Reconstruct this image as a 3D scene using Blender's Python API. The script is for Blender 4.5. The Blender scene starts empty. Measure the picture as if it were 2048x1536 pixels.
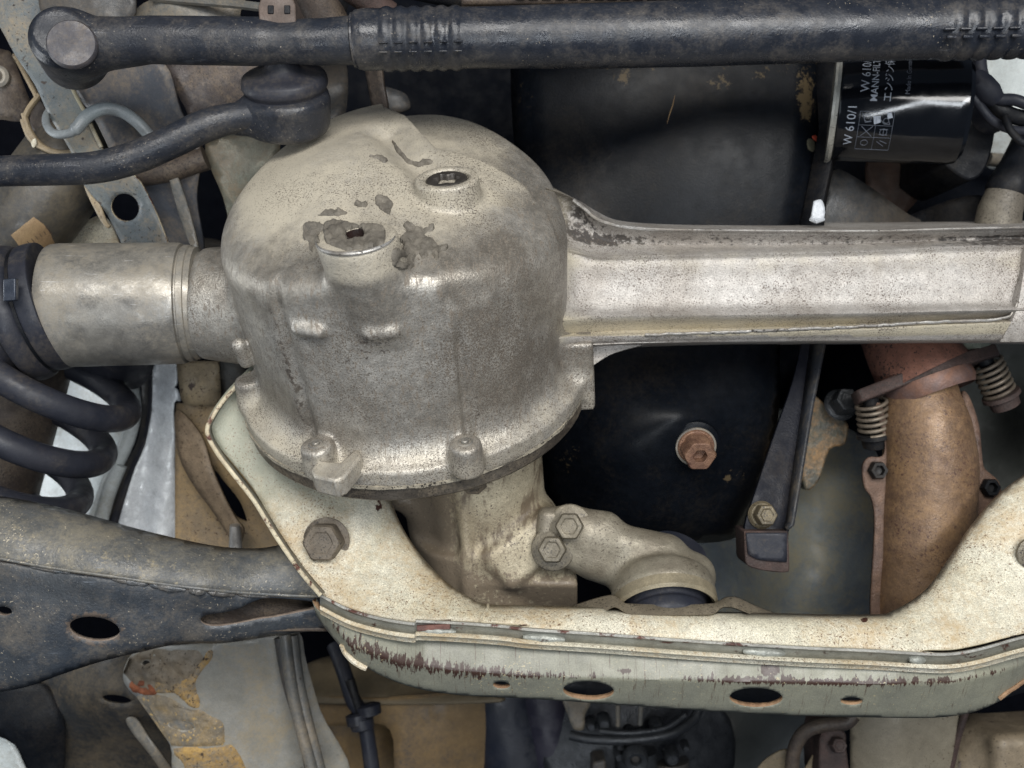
import bpy, math, random
import numpy as np
from mathutils import Vector, Matrix, geometry
from mathutils.bvhtree import BVHTree

# ------------------------------------------------------------------ camera
D, S = 0.8, 0.0004            # camera distance to the z = 0 plane (m); metres per photo pixel on that plane
scene = bpy.context.scene
COL = scene.collection
cam_d = bpy.data.cameras.new('camera'); cam = bpy.data.objects.new('camera', cam_d); COL.objects.link(cam)
cam.location = (0, 0, D)      # looks along -Z
cam_d.sensor_fit = 'HORIZONTAL'; cam_d.sensor_width = 36.0
cam_d.lens = 36.0 * D / (2048 * S)
cam_d.clip_start = 0.01; cam_d.clip_end = 50
cam_d.dof.use_dof = True; cam_d.dof.focus_distance = 0.78; cam_d.dof.aperture_fstop = 7.0
scene.camera = cam
# ------------------------------------------------------------------ light
world = bpy.data.worlds.new('World'); scene.world = world; world.use_nodes = True
bg = world.node_tree.nodes['Background']
bg.inputs[0].default_value = (0.50, 0.62, 0.85, 1); bg.inputs[1].default_value = 0.09
def area(name, loc, target, sx, sy, power, col):
    l = bpy.data.lights.new(name, 'AREA'); l.shape = 'RECTANGLE'; l.size = sx; l.size_y = sy
    l.energy = power; l.color = col
    o = bpy.data.objects.new(name, l); COL.objects.link(o); o.location = loc
    o.rotation_euler = (Vector(target) - Vector(loc)).to_track_quat('-Z', 'Y').to_euler()
    return o
area('daylight_opening', (0.15, 0.72, 1.60), (0, 0, -0.05), 2.0, 0.6, 46, (1.0, 0.98, 0.945))
area('workshop_window', (0.25, -0.22, 1.75), (0.05, 0, 0), 2.4, 0.16, 20, (0.90, 0.95, 1.0))
area('side_daylight', (-1.5, -0.1, 0.8), (0, 0, -0.1), 1.0, 1.2, 3.5, (0.80, 0.90, 1.0))
area('wheel_arch_fill', (-0.80, 0.06, -0.10), (-0.34, -0.06, -0.29), 0.3, 0.3, 1.7, (0.93, 0.97, 1.0))  # added unseen lamp that lifts the pale panels behind the coil spring
scene.view_settings.view_transform = 'Standard'; scene.view_settings.look = 'None'
scene.view_settings.exposure = 0.0; scene.view_settings.gamma = 1.0
scene.render.engine = 'CYCLES'

# ------------------------------------------------------------------ helpers: space
def P(x, y, z=0.0):
    k = S * (D - z) / D
    return np.array([(x - 1024) * k, (768 - y) * k, z])
def PV(pts, z=None):
    return [P(*p) if z is None else P(p[0], p[1], z) for p in pts]
def px(n, z=0.0):
    return n * S * (D - z) / D
def nrm(v):
    v = np.asarray(v, float); return v / np.linalg.norm(v)
def cr(pts, n=8, closed=False):
    """Catmull-Rom through pts; a doubled point is a corner."""
    pts = [np.asarray(p, float) for p in pts]; m = len(pts); out = []
    for i in range(m if closed else m - 1):
        p1, p2 = pts[i], pts[(i + 1) % m]
        if np.allclose(p1, p2): continue
        p0 = pts[(i - 1) % m] if (closed or i > 0) else p1
        p3 = pts[(i + 2) % m] if (closed or i < m - 2) else p2
        for t in np.linspace(0, 1, n, endpoint=False):
            out.append(0.5 * (2 * p1 + (p2 - p0) * t + (2 * p0 - 5 * p1 + 4 * p2 - p3) * t * t + (3 * p1 - p0 - 3 * p2 + p3) * t ** 3))
    if not closed: out.append(pts[-1])
    return np.array(out)
def resample(c, n):
    c = np.asarray(c, float); d = np.r_[0, np.cumsum(np.linalg.norm(np.diff(c, axis=0), axis=1))]
    t = np.linspace(0, d[-1], n)
    return np.stack([np.interp(t, d, c[:, k]) for k in range(c.shape[1])], 1)
def sm(a, b, x):
    t = np.clip((x - a) / (b - a), 0, 1); return t * t * (3 - 2 * t)
def tps(ctrl):
    """thin-plate height field through (px, py, z) control points"""
    c = np.array(ctrl, float); xy = c[:, :2] / 1000.0; n = len(c)
    if n <= 3:
        def g(x, y):
            q = np.stack([np.asarray(x, float), np.asarray(y, float)], -1) / 1000.0
            w_ = 1 / (((q[..., None, :] - xy) ** 2).sum(-1) + 2e-4); return (w_ * c[:, 2]).sum(-1) / w_.sum(-1)
        return g
    def U(r2): return 0.5 * r2 * np.log(np.maximum(r2, 1e-12))
    K = U(((xy[:, None] - xy[None]) ** 2).sum(-1)); Pm = np.c_[np.ones(n), xy]
    A = np.zeros((n + 3, n + 3)); A[:n, :n] = K + 1e-6 * np.eye(n); A[:n, n:] = Pm; A[n:, :n] = Pm.T
    w = np.linalg.lstsq(A, np.r_[c[:, 2], 0, 0, 0], rcond=1e-9)[0]
    def f(x, y):
        q = np.stack([np.asarray(x, float), np.asarray(y, float)], -1) / 1000.0
        r2 = ((q[..., None, :] - xy) ** 2).sum(-1)
        return U(r2) @ w[:n] + w[n] + q @ w[n + 1:]
    return f
def dpoly(x, y, poly, closed=False):
    x = np.asarray(x, float); y = np.asarray(y, float); best = np.full(x.shape, 1e9)
    m = len(poly)
    for i in range(m if closed else m - 1):
        a = poly[i]; b = poly[(i + 1) % m]; ex, ey = b[0] - a[0], b[1] - a[1]; L = ex * ex + ey * ey + 1e-12
        t = np.clip(((x - a[0]) * ex + (y - a[1]) * ey) / L, 0, 1)
        best = np.minimum(best, np.hypot(x - a[0] - t * ex, y - a[1] - t * ey))
    return best
def inpoly(x, y, poly):
    x = np.asarray(x, float); y = np.asarray(y, float); c = np.zeros(x.shape, bool); m = len(poly)
    for i in range(m):
        x1, y1 = poly[i][0], poly[i][1]; x2, y2 = poly[(i + 1) % m][0], poly[(i + 1) % m][1]
        if y1 == y2: continue
        k = ((y1 > y) != (y2 > y)) & (x < (x2 - x1) * (y - y1) / (y2 - y1) + x1); c ^= k
    return c
def roll(d, R, drop):
    """edge roll: how far a sheet drops at distance d (px) from its edge, quarter-ellipse of radius R px"""
    t = np.clip(1 - d / R, 0, 1); return drop * (1 - np.sqrt(np.maximum(1 - t * t, 0)))
# ------------------------------------------------------------------ helpers: objects
ROOT = {}
def thing(name, label, cat, loc, group=None, kind=None):
    o = bpy.data.objects.new(name, None); COL.objects.link(o); o.empty_display_size = 0.02
    o.location = loc; o['label'] = label; o['category'] = cat
    if group: o['group'] = group
    if kind: o['kind'] = kind
    ROOT[o.name] = np.array(loc, float); return o
def to_mesh(name, V, F, mats, mi=None, sharp=35, origin=(0, 0, 0), attr=None):
    V = np.asarray(V, float) - np.asarray(origin, float)
    me = bpy.data.meshes.new(name); me.from_pydata(V.tolist(), [], [list(map(int, f)) for f in F]); me.update()
    for m in (mats if isinstance(mats, (list, tuple)) else [mats]): me.materials.append(m)
    if mi is not None: me.polygons.foreach_set('material_index', np.asarray(mi, np.int32))
    me.polygons.foreach_set('use_smooth', np.ones(len(me.polygons), bool))
    if attr:
        for k, v in attr.items():
            a = me.attributes.new(k, 'FLOAT', 'POINT'); a.data.foreach_set('value', np.asarray(v, np.float32))
    if sharp is not None: me.set_sharp_from_angle(angle=math.radians(sharp))
    me.update(); return me
def add(name, geo, mats, parent=None, label=None, cat=None, group=None, kind=None, sharp=35, bevel=0, solid=None, sub=0, attr=None, rim=None, flatc=None, disp=None):
    """link ONE mesh object. geo = (V, F) or (V, F, material indices) in world coordinates"""
    V, F = geo[0], geo[1]; mi = geo[2] if len(geo) > 2 else None
    V = np.asarray(V, float)
    if parent is None: org = V.mean(0)
    else: org = ROOT[parent.name]
    me = to_mesh(name, V, F, mats, mi, sharp, org, attr)
    o = bpy.data.objects.new(name, me); COL.objects.link(o)
    if parent is None: o.location = org
    else: o.parent = parent
    ROOT[o.name] = np.array(org, float)
    if label: o['label'] = label
    if cat: o['category'] = cat
    if group: o['group'] = group
    if kind: o['kind'] = kind
    if solid:
        m = o.modifiers.new('thickness', 'SOLIDIFY'); m.thickness = solid; m.offset = -1
        if rim is not None: m.material_offset_rim = rim
    if bevel:
        m = o.modifiers.new('edges', 'BEVEL'); m.width = bevel; m.segments = 2; m.limit_method = 'ANGLE'; m.angle_limit = math.radians(40)
        m.harden_normals = False
    if sub:
        m = o.modifiers.new('smooth', 'SUBSURF'); m.levels = sub; m.render_levels = sub
    return o
def join(*gs):
    V = []; F = []; M = []; n = 0
    for g in gs:
        V.append(np.asarray(g[0], float)); F += [[i + n for i in f] for f in g[1]]
        M += list(g[2]) if len(g) > 2 and g[2] is not None else [0] * len(g[1]); n += len(g[0])
    return np.concatenate(V), F, M
def withmat(g, k): return (g[0], g[1], [k] * len(g[1]))
def frame(a):
    a = nrm(a); t = np.array([0, 1, 0.]) if abs(a[1]) < 0.9 else np.array([1., 0, 0])
    u = nrm(np.cross(t, a)); v = np.cross(a, u); return u, v, a
def tube(path, rad, n=16, caps=True, flat=1.0):
    path = np.array([np.asarray(p_, float) for p_ in path]); m = len(path); rad = np.broadcast_to(np.asarray(rad, float), (m,))
    T = np.gradient(path, axis=0); T /= np.linalg.norm(T, axis=1)[:, None]
    u, v, _ = frame(T[0]); V = []
    ang = np.arange(n) * 2 * math.pi / n
    for i in range(m):
        u = nrm(u - T[i] * (u @ T[i])); v = np.cross(T[i], u)
        V.append(path[i] + rad[i] * (np.cos(ang)[:, None] * u + flat * np.sin(ang)[:, None] * v))
    V = np.concatenate(V); F = []
    for i in range(m - 1):
        for j in range(n):
            F.append([i * n + j, i * n + (j + 1) % n, (i + 1) * n + (j + 1) % n, (i + 1) * n + j])
    if caps: F.append(list(range(n))[::-1]); F.append([(m - 1) * n + j for j in range(n)])
    return V, F
def lathe(prof, org, axis, n=40, hexa=None, closed=False, phase=0.0):
    """prof: (radius, height along axis) from one end to the other; radius 0 ends close"""
    u, v, w = frame(axis); org = np.asarray(org, float); V = []; F = []; rings = []
    for r, h in prof:
        if r <= 1e-9: rings.append([len(V)]); V.append(org + w * h)
        else:
            ids = []
            for j in range(n):
                t = 2 * math.pi * j / n + phase; k = r
                if hexa:
                    tt = (t % (2 * math.pi / hexa)) - math.pi / hexa; k = r * math.cos(math.pi / hexa) / math.cos(tt)
                ids.append(len(V)); V.append(org + w * h + k * (math.cos(t) * u + math.sin(t) * v))
            rings.append(ids)
    for a, b in zip(rings[:-1], rings[1:]):
        if len(a) == 1 and len(b) == 1: continue
        for j in range(n):
            k = (j + 1) % n
            if len(a) == 1: F.append([a[0], b[j], b[k]][::1])
            elif len(b) == 1: F.append([a[j], b[0], a[k]][::-1] if False else [a[j], a[k], b[0]])
            else: F.append([a[j], a[k], b[k], b[j]])
    return np.array(V), F
def box(c, ax, hs):
    """c centre, ax 3 axes, hs half sizes"""
    c = np.asarray(c, float); V = []; ax = np.array([np.asarray(q, float) for q in ax])
    for i in (-1, 1):
        for j in (-1, 1):
            for k in (-1, 1): V.append(c + i * hs[0] * ax[0] + j * hs[1] * ax[1] + k * hs[2] * ax[2])
    F = [[0, 1, 3, 2], [4, 6, 7, 5], [0, 4, 5, 1], [2, 3, 7, 6], [0, 2, 6, 4], [1, 5, 7, 3]]
    return np.array(V), F
def loft(rails, n=40, closed=False, caps=False):
    """rails: lists of world points; resampled to n each and skinned"""
    R = [resample(r, n) for r in rails]; V = np.concatenate(R); F = []; m = len(R)
    for i in range(m if closed else m - 1):
        k = (i + 1) % m
        for j in range(n - 1): F.append([i * n + j, k * n + j, k * n + j + 1, i * n + j + 1])
    if closed and caps: F.append([i * n for i in range(m)][::-1]); F.append([i * n + n - 1 for i in range(m)])
    return V, F
def prism(outline, z0, z1, taper=1.0):
    """outline px polygon placed at depth z1 (front), straight back to z0"""
    f = [P(x, y, z1) for x, y in outline]; n = len(f); c = np.mean(f, 0); V = list(f)
    V += [np.array([c[0] + (p[0] - c[0]) * taper, c[1] + (p[1] - c[1]) * taper, z0]) for p in f]
    area2 = sum(f[i][0] * f[(i + 1) % n][1] - f[(i + 1) % n][0] * f[i][1] for i in range(n))
    F = [list(range(n)), [2 * n - 1 - i for i in range(n)]] + [[i, n + i, n + (i + 1) % n, (i + 1) % n] for i in range(n)]
    if area2 < 0: F = [f_[::-1] for f_ in F]
    return np.array(V), F
def flat2d(outline, holes=(), step=12, extra=None):
    """triangulate a px outline with holes and interior points"""
    rnd = random.Random(5); vs = []; es = []
    def ring(poly):
        s = len(vs); m = len(poly)
        for p in poly: vs.append((float(p[0]), float(p[1])))
        for i in range(m): es.append((s + i, s + (i + 1) % m))
    outline = [p[:2] for p in outline]; ring(outline)
    for h in holes: ring(h)
    o = np.array(outline); x0, y0 = o.min(0); x1, y1 = o.max(0)
    gx, gy = np.meshgrid(np.arange(x0 + step * .5, x1, step), np.arange(y0 + step * .5, y1, step * .87))
    gx[1::2] += step * .5; gx = gx.ravel(); gy = gy.ravel()
    ok = inpoly(gx, gy, outline) & (dpoly(gx, gy, outline, True) > step * .45)
    for h in holes: ok &= ~inpoly(gx, gy, h) & (dpoly(gx, gy, h, True) > step * .45)
    vs += list(zip(gx[ok].tolist(), gy[ok].tolist()))
    r = geometry.delaunay_2d_cdt([Vector(v) for v in vs], es, [], 0, 1e-4)
    V = np.array([tuple(v) for v in r[0]]); T = np.array([list(f) for f in r[2]])
    c = V[T].mean(1); k = inpoly(c[:, 0], c[:, 1], outline)
    for h in holes: k &= ~inpoly(c[:, 0], c[:, 1], h)
    T = T[k]
    ar = (V[T[:, 1], 0] - V[T[:, 0], 0]) * (V[T[:, 2], 1] - V[T[:, 0], 1]) - (V[T[:, 2], 0] - V[T[:, 0], 0]) * (V[T[:, 1], 1] - V[T[:, 0], 1])
    T[ar > 0] = T[ar > 0][:, ::-1]     # px y runs down: front faces the camera
    keep = np.abs(ar) > 1e-3
    return V, T[keep]
def sheet(outline, h, holes=(), step=12):
    """sheet metal: px outline on the height field h(px, py) -> z (front face)"""
    V2, T = flat2d(outline, holes, step)
    z = h(V2[:, 0], V2[:, 1]) if callable(h) else np.full(len(V2), float(h))
    k = S * (D - z) / D
    return np.stack([(V2[:, 0] - 1024) * k, (768 - V2[:, 1]) * k, z], 1), T.tolist(), None, V2
def ell(cx, cy, rx, ry, rot=0, n=28):
    t = np.linspace(0, 2 * math.pi, n, endpoint=False); c, s = math.cos(math.radians(rot)), math.sin(math.radians(rot))
    x = rx * np.cos(t); y = ry * np.sin(t)
    return np.stack([cx + c * x - s * y, cy + s * x + c * y], 1)
def fbm(x, y, seed=0, oct=4, sc=1.0):
    """cheap value noise for wobbly edges and lumps (-1..1)"""
    rs = np.random.RandomState(seed); out = 0; amp = 1; tot = 0
    G = rs.rand(64, 64) * 2 - 1
    for o in range(oct):
        u = np.asarray(x, float) * sc; v = np.asarray(y, float) * sc
        i = np.floor(u).astype(int); j = np.floor(v).astype(int); a = u - i; b = v - j
        a = a * a * (3 - 2 * a); b = b * b * (3 - 2 * b)
        g = lambda p, q: G[p % 64, q % 64]
        out = out + amp * ((g(i, j) * (1 - a) + g(i + 1, j) * a) * (1 - b) + (g(i, j + 1) * (1 - a) + g(i + 1, j + 1) * a) * b)
        tot += amp; amp *= .5; sc *= 2.03
    return out / tot
# ------------------------------------------------------------------ helpers: signed distance castings
def surface_nets(F, lo, h):
    s = F < 0; nx, ny, nz = F.shape
    c = np.zeros((nx - 1, ny - 1, nz - 1), np.uint8)
    offs = [(i, j, k) for i in (0, 1) for j in (0, 1) for k in (0, 1)]
    for i, j, k in offs: c += s[i:nx - 1 + i, j:ny - 1 + j, k:nz - 1 + k]
    act = (c > 0) & (c < 8); idx = np.full(act.shape, -1, np.int64); I = np.argwhere(act); idx[act] = np.arange(len(I))
    vals = np.stack([F[I[:, 0] + i, I[:, 1] + j, I[:, 2] + k] for i, j, k in offs], 1)
    acc = np.zeros((len(I), 3)); cnt = np.zeros(len(I))
    for a in range(8):
        for b in range(a + 1, 8):
            oa = np.array(offs[a]); ob = np.array(offs[b])
            if np.abs(oa - ob).sum() != 1: continue
            fa = vals[:, a]; fb = vals[:, b]; m = (fa < 0) != (fb < 0)
            t = np.where(m, fa / np.where(m, fa - fb, 1), 0)
            acc += np.where(m[:, None], oa + t[:, None] * (ob - oa), 0); cnt += m
    V = np.asarray(lo) + (I + acc / cnt[:, None]) * h
    Q = []
    for ax in range(3):
        sl0 = [slice(None)] * 3; sl1 = [slice(None)] * 3; sl0[ax] = slice(0, -1); sl1[ax] = slice(1, None)
        e = s[tuple(sl0)] != s[tuple(sl1)]; E = np.argwhere(e)
        b, cc = [(1, 2), (2, 0), (0, 1)][ax]
        ok = (E[:, b] > 0) & (E[:, cc] > 0) & (E[:, b] < F.shape[b] - 1) & (E[:, cc] < F.shape[cc] - 1); E = E[ok]
        def cell(db, dc):
            q = E.copy(); q[:, b] -= db; q[:, cc] -= dc; return idx[q[:, 0], q[:, 1], q[:, 2]]
        q = np.stack([cell(1, 1), cell(0, 1), cell(0, 0), cell(1, 0)], 1)
        ins = s[E[:, 0], E[:, 1], E[:, 2]]; q[~ins] = q[~ins][:, ::-1]; Q.append(q)
    return V, np.concatenate(Q)
def sdf(fn, lo, hi, h=0.002):
    ax = [np.arange(lo[i], hi[i] + h, h, dtype=np.float32) for i in range(3)]
    X, Y, Z = ax[0][:, None, None], ax[1][None, :, None], ax[2][None, None, :]
    F = fn(X, Y, Z); F = np.broadcast_to(F, (len(ax[0]), len(ax[1]), len(ax[2]))).astype(np.float32)
    V, Q = surface_nets(F, lo, h)
    return V, Q.tolist()
def smin(a, b, k): h = np.maximum(k - np.abs(a - b), 0) / k; return np.minimum(a, b) - h * h * k * .25
def smax(a, b, k): return -smin(-a, -b, k)
def d_caps(X, Y, Z, a, b, ra, rb=None):
    rb = ra if rb is None else rb; a = np.asarray(a, float); b = np.asarray(b, float); e = b - a; L = e @ e
    t = np.clip(((X - a[0]) * e[0] + (Y - a[1]) * e[1] + (Z - a[2]) * e[2]) / L, 0, 1)
    return np.sqrt((X - a[0] - t * e[0]) ** 2 + (Y - a[1] - t * e[1]) ** 2 + (Z - a[2] - t * e[2]) ** 2) - (ra + (rb - ra) * t)
def loc3(X, Y, Z, o, u, v, w):
    dx, dy, dz = X - o[0], Y - o[1], Z - o[2]
    return (dx * u[0] + dy * u[1] + dz * u[2], dx * v[0] + dy * v[1] + dz * v[2], dx * w[0] + dy * w[1] + dz * w[2])
def d_cyl(X, Y, Z, a, b, ra, rb=None, k=0.002):
    """capped, tapered cylinder a->b with rounded rims"""
    rb = ra if rb is None else rb; a = np.asarray(a, float); b = np.asarray(b, float); L = np.linalg.norm(b - a); w = (b - a) / L; u, v, _ = frame(w)
    p, q, t = loc3(X, Y, Z, a, u, v, w); r = np.sqrt(p * p + q * q) - (ra + (rb - ra) * np.clip(t / L, 0, 1))
    return smax(r, np.maximum(-t, t - L), k)
def d_box(X, Y, Z, o, axes, hs, r=0.0):
    p, q, t = loc3(X, Y, Z, o, *axes)
    a = np.abs(p) - (hs[0] - r); b = np.abs(q) - (hs[1] - r); c = np.abs(t) - (hs[2] - r)
    return np.sqrt(np.maximum(a, 0) ** 2 + np.maximum(b, 0) ** 2 + np.maximum(c, 0) ** 2) + np.minimum(np.maximum(np.maximum(a, b), c), 0) - r
def bvh_of(*objs):
    V = []; F = []; n = 0
    for o in objs:
        org = ROOT[o.name]; me = o.data
        co = np.empty(len(me.vertices) * 3); me.vertices.foreach_get('co', co); co = co.reshape(-1, 3) + org
        V += co.tolist(); F += [[i + n for i in p.vertices] for p in me.polygons]; n += len(co)
    return BVHTree.FromPolygons(V, F)
def hit(b, x, y):
    o = Vector((0, 0, D)); d = (Vector(P(x, y, 0)) - o).normalized(); r = b.ray_cast(o, d)
    return (np.array(r[0]), np.array(r[1])) if r[0] is not None else (None, None)
def draped(b, outline, thick, step=5, lump=0.4, seed=1, edge=6, holes=()):
    """a thin crust lying on a surface, outline in px, with its own thickness"""
    V2, T = flat2d(outline, holes, step); W = []; last = None
    d = dpoly(V2[:, 0], V2[:, 1], outline, True)
    for h_ in holes: d = np.minimum(d, dpoly(V2[:, 0], V2[:, 1], h_, True))
    nz = fbm(V2[:, 0], V2[:, 1], seed, 4, 1 / 11.)
    for (x, y), dd, q in zip(V2, d, nz):
        p, n = hit(b, x, y)
        if p is None: p, n = last if last is not None else (P(x, y, 0), np.array([0, 0, 1.]))
        last = (p, n)
        W.append(p + n * (thick * (1 - (1 - min(dd / edge, 1)) ** 2) * (1 + lump * q) - thick * 0.35 * (dd < 0.5)))
    return np.array(W), T.tolist()
# ------------------------------------------------------------------ materials
def C(r, g, b):
    f = lambda c: (c / 255 / 12.92) if c / 255 <= .04045 else ((c / 255 + .055) / 1.055) ** 2.4
    return (f(r), f(g), f(b), 1)
def mat(name, c1, c2=None, rough=.5, metal=0.0, big=14, blotch=.5, mottle=.25, speck=None, rust=None, dust=None,
        bump=.25, bscale=500, scratch=0.0, stain=None, spec=.5, coat=0.0, rvar=.15, soft=.12, light=None, streak=None, grain=.16, stsc=None, pep=0):
    """speck=(col, amount, scale); rust=(col, amount, scale); dust=(col, amount); stain=(col) uses the point attribute 'stain'"""
    m = bpy.data.materials.new(name); m.use_nodes = True; nt = m.node_tree; N = nt.nodes; L = nt.links
    b = N['Principled BSDF']; tc = N.new('ShaderNodeTexCoord'); seed = sum(map(ord, name)) % 97
    mp = N.new('ShaderNodeMapping'); mp.inputs['Location'].default_value = (seed * .13, seed * .07, seed * .03); L.new(tc.outputs['Object'], mp.inputs[0])
    def noise(scale, det=4, rou=.6, dist=0.0, vec=None):
        n = N.new('ShaderNodeTexNoise'); n.inputs['Scale'].default_value = scale; n.inputs['Detail'].default_value = det
        n.inputs['Roughness'].default_value = rou; n.inputs['Distortion'].default_value = dist; L.new(vec or mp.outputs[0], n.inputs['Vector']); return n.outputs['Fac']
    def rng(x, a, c, lo=0., hi=1.):
        r = N.new('ShaderNodeMapRange'); r.interpolation_type = 'SMOOTHSTEP'; r.inputs[1].default_value = a; r.inputs[2].default_value = c
        r.inputs[3].default_value = lo; r.inputs[4].default_value = hi; L.new(x, r.inputs[0]); return r.outputs[0]
    def mth(op, x, y):
        n = N.new('ShaderNodeMath'); n.operation = op; n.use_clamp = False
        for i, q in enumerate((x, y)):
            if isinstance(q, (int, float)): n.inputs[i].default_value = q
            else: L.new(q, n.inputs[i])
        return n.outputs[0]
    def mix(f, a, c, mode='MIX'):
        n = N.new('ShaderNodeMix'); n.data_type = 'RGBA'; n.blend_type = mode
        if isinstance(f, float): n.inputs[0].default_value = f
        else: L.new(f, n.inputs[0])
        for i, q in ((6, a), (7, c)):
            if isinstance(q, tuple): n.inputs[i].default_value = q
            else: L.new(q, n.inputs[i])
        return n.outputs[2]
    c2 = c2 or tuple(list(np.array(c1[:3]) * .7) + [1])
    nb = noise(big, 6, .62, .6); col = mix(rng(nb, .5 - blotch * .28, .5 + blotch * .28), c1, c2)
    nm = noise(110, 5, .7); g = rng(nm, .25, .75, 1 - mottle, 1 + mottle * .6)
    if grain: g = mth('MULTIPLY', g, rng(noise(950, 3, .8), .3, .7, 1 - grain, 1 + grain))
    cb = N.new('ShaderNodeCombineColor'); [L.new(g, cb.inputs[i]) for i in range(3)]
    col = mix(1.0, col, cb.outputs[0], 'MULTIPLY')
    rough_s = rng(noise(60, 4), .3, .7, rough - rvar, rough + rvar); metal_s = None; keep = None
    height = noise(bscale, 3, .6)
    def lay(mask, colr, k=None):
        nonlocal col, keep
        col = mix(mask, col, colr); inv = mth('SUBTRACT', 1.0, mask); keep = inv if keep is None else mth('MULTIPLY', keep, inv)
    if dust:
        nd_ = mth('ADD', noise(dust[2] if len(dust) > 2 else 22, 8, .74, .3), mth('MULTIPLY', mth('SUBTRACT', noise(260, 6, .8), .5), .55)); t = .66 - dust[1] * .34
        lay(rng(nd_, t - .16, t + .16, 0., .85), dust[0])
    if streak:
        m2 = N.new('ShaderNodeMapping'); m2.inputs['Scale'].default_value = streak[2]; L.new(tc.outputs['Object'], m2.inputs[0])
        t = .66 - streak[1] * .34; lay(rng(noise(1.0, 5, .7, .2, m2.outputs[0]), t - .06, t + .06), streak[0])
    if rust:
        nr = noise(rust[2], 8, .7, .4); t = .68 - rust[1] * .34
        mk = rng(nr, t - soft * .3, t + soft * .3); lay(mk, mix(rng(nm, .35, .65), rust[0], tuple(list(np.array(rust[0][:3]) * .35) + [1])))
        height = mth('ADD', height, mth('MULTIPLY', mk, .5))
    if stain:
        at = N.new('ShaderNodeAttribute'); at.attribute_name = 'stain'
        sv = None
        if stsc: m3 = N.new('ShaderNodeMapping'); m3.inputs['Scale'].default_value = stsc; L.new(tc.outputs['Object'], m3.inputs[0]); sv = m3.outputs[0]
        mk = rng(mth('ADD', at.outputs['Fac'], mth('MULTIPLY', mth('SUBTRACT', noise(1.0 if stsc else 180, 5, .7, 0, sv), .5), 1.9 if stsc else 1.3)), .42, .58)
        lay(mk, stain)
    if light:
        at = N.new('ShaderNodeAttribute'); at.attribute_name = 'dust'
        mk = rng(mth('ADD', at.outputs['Fac'], mth('MULTIPLY', mth('SUBTRACT', noise(45, 6, .7), .5), .9)), .1, .9)
        lay(mk, light)
    if speck:
        sp = noise(speck[2], 2, .75, .5); dn = rng(noise(17, 4, .6), .35, .68, -.5, 1.0); t = .74 - speck[1] * .14
        sp = mth('ADD', sp, mth('MULTIPLY', dn, .06))
        if pep: at = N.new('ShaderNodeAttribute'); at.attribute_name = 'pep'; sp = mth('ADD', sp, mth('MULTIPLY', mth('SUBTRACT', at.outputs['Fac'], .5), pep))
        lay(rng(sp, t, t + .035), speck[0])
    if scratch:
        mp2 = N.new('ShaderNodeMapping'); mp2.inputs['Scale'].default_value = (35, 500, 60); mp2.inputs['Rotation'].default_value = (0, 0, .9); L.new(tc.outputs['Object'], mp2.inputs[0])
        lay(mth('MULTIPLY', rng(noise(1.0, 2, .5, 0, mp2.outputs[0]), .71, .74), scratch), tuple(list(np.minimum(np.array(c1[:3]) * 2.6 + .08, .8)) + [1]))
    L.new(col, b.inputs['Base Color']); L.new(rough_s, b.inputs['Roughness'])
    if metal and keep is not None: L.new(mth('MULTIPLY', keep, metal), b.inputs['Metallic'])
    else: b.inputs['Metallic'].default_value = metal
    b.inputs['Specular IOR Level'].default_value = spec
    if coat: b.inputs['Coat Weight'].default_value = coat; b.inputs['Coat Roughness'].default_value = .08
    bp = N.new('ShaderNodeBump'); bp.inputs['Strength'].default_value = bump; bp.inputs['Distance'].default_value = .0012
    hh = mth('ADD', height, mth('MULTIPLY', noise(70, 3), .5)); L.new(hh, bp.inputs['Height']); L.new(bp.outputs[0], b.inputs['Normal'])
    return m
SPK = (C(45, 40, 36), 1.0, 620)
ALU = mat('cast_aluminium', C(192, 188, 180), C(140, 133, 122), .46, .66, 16, 1.0, .3, speck=(C(90, 83, 75), 1.08, 860), light=C(178, 170, 153), stain=C(62, 56, 51), bump=.4, bscale=620, streak=(C(116, 108, 98), .26, (420, 90, 200)), rvar=.06, grain=.17, pep=.12)
ALU_ARM = mat('cast_aluminium_arm', C(186, 182, 177), C(166, 160, 153), .58, .34, 12, .5, .2, speck=(C(92, 82, 74), 1.04, 800), light=C(184, 175, 154), stain=C(66, 63, 61), bump=.5, bscale=700, rvar=.04, grain=.24)
ALU_DARK = mat('oily_cast_aluminium', C(104, 98, 90), C(78, 72, 66), .45, .5, 16, .8, .25, dust=(C(128, 116, 98), .35), speck=SPK, bump=.4)
ALU_EDGE = mat('bare_cast_edge', C(190, 188, 184), C(140, 134, 126), .45, .7, 30, .6, .15, speck=(C(60, 55, 50), .8, 400), bump=.25)
STEEL = mat('dull_steel', C(156, 152, 144), C(124, 122, 118), .44, .65, 18, .8, .14, dust=(C(134, 126, 112), .38, 16), scratch=.2, bump=.12)
SEAL = mat('grey_sealant', C(112, 106, 96), C(92, 87, 79), .75, 0, 40, .6, .25, bump=.8, bscale=260)
BLACK = mat('black_painted_steel', C(32, 36, 44), C(42, 44, 50), .42, 0, 10, .7, .2, dust=(C(82, 78, 74), .16, 26), speck=(C(140, 132, 120), .18, 520), bump=.3, scratch=.2, spec=.4)
BLACKROD = mat('black_rod_paint', C(30, 34, 42), C(38, 41, 48), .32, 0, 10, .7, .18, dust=(C(84, 80, 76), .14, 30), speck=(C(150, 140, 124), .15, 480), bump=.25, scratch=.25, spec=.42)
RUBBER = mat('black_rubber', C(34, 37, 46), C(44, 45, 52), .5, 0, 16, .7, .12, dust=(C(78, 73, 68), .08, 22), bump=.12, spec=.35)
SUMP = mat('black_sump_paint', C(8, 11, 16), C(13, 16, 21), .34, 0, 10, .6, .3, dust=(C(34, 31, 28), .10, 9), bump=.10, rvar=.05, stain=C(74, 64, 48), spec=.10)
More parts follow.
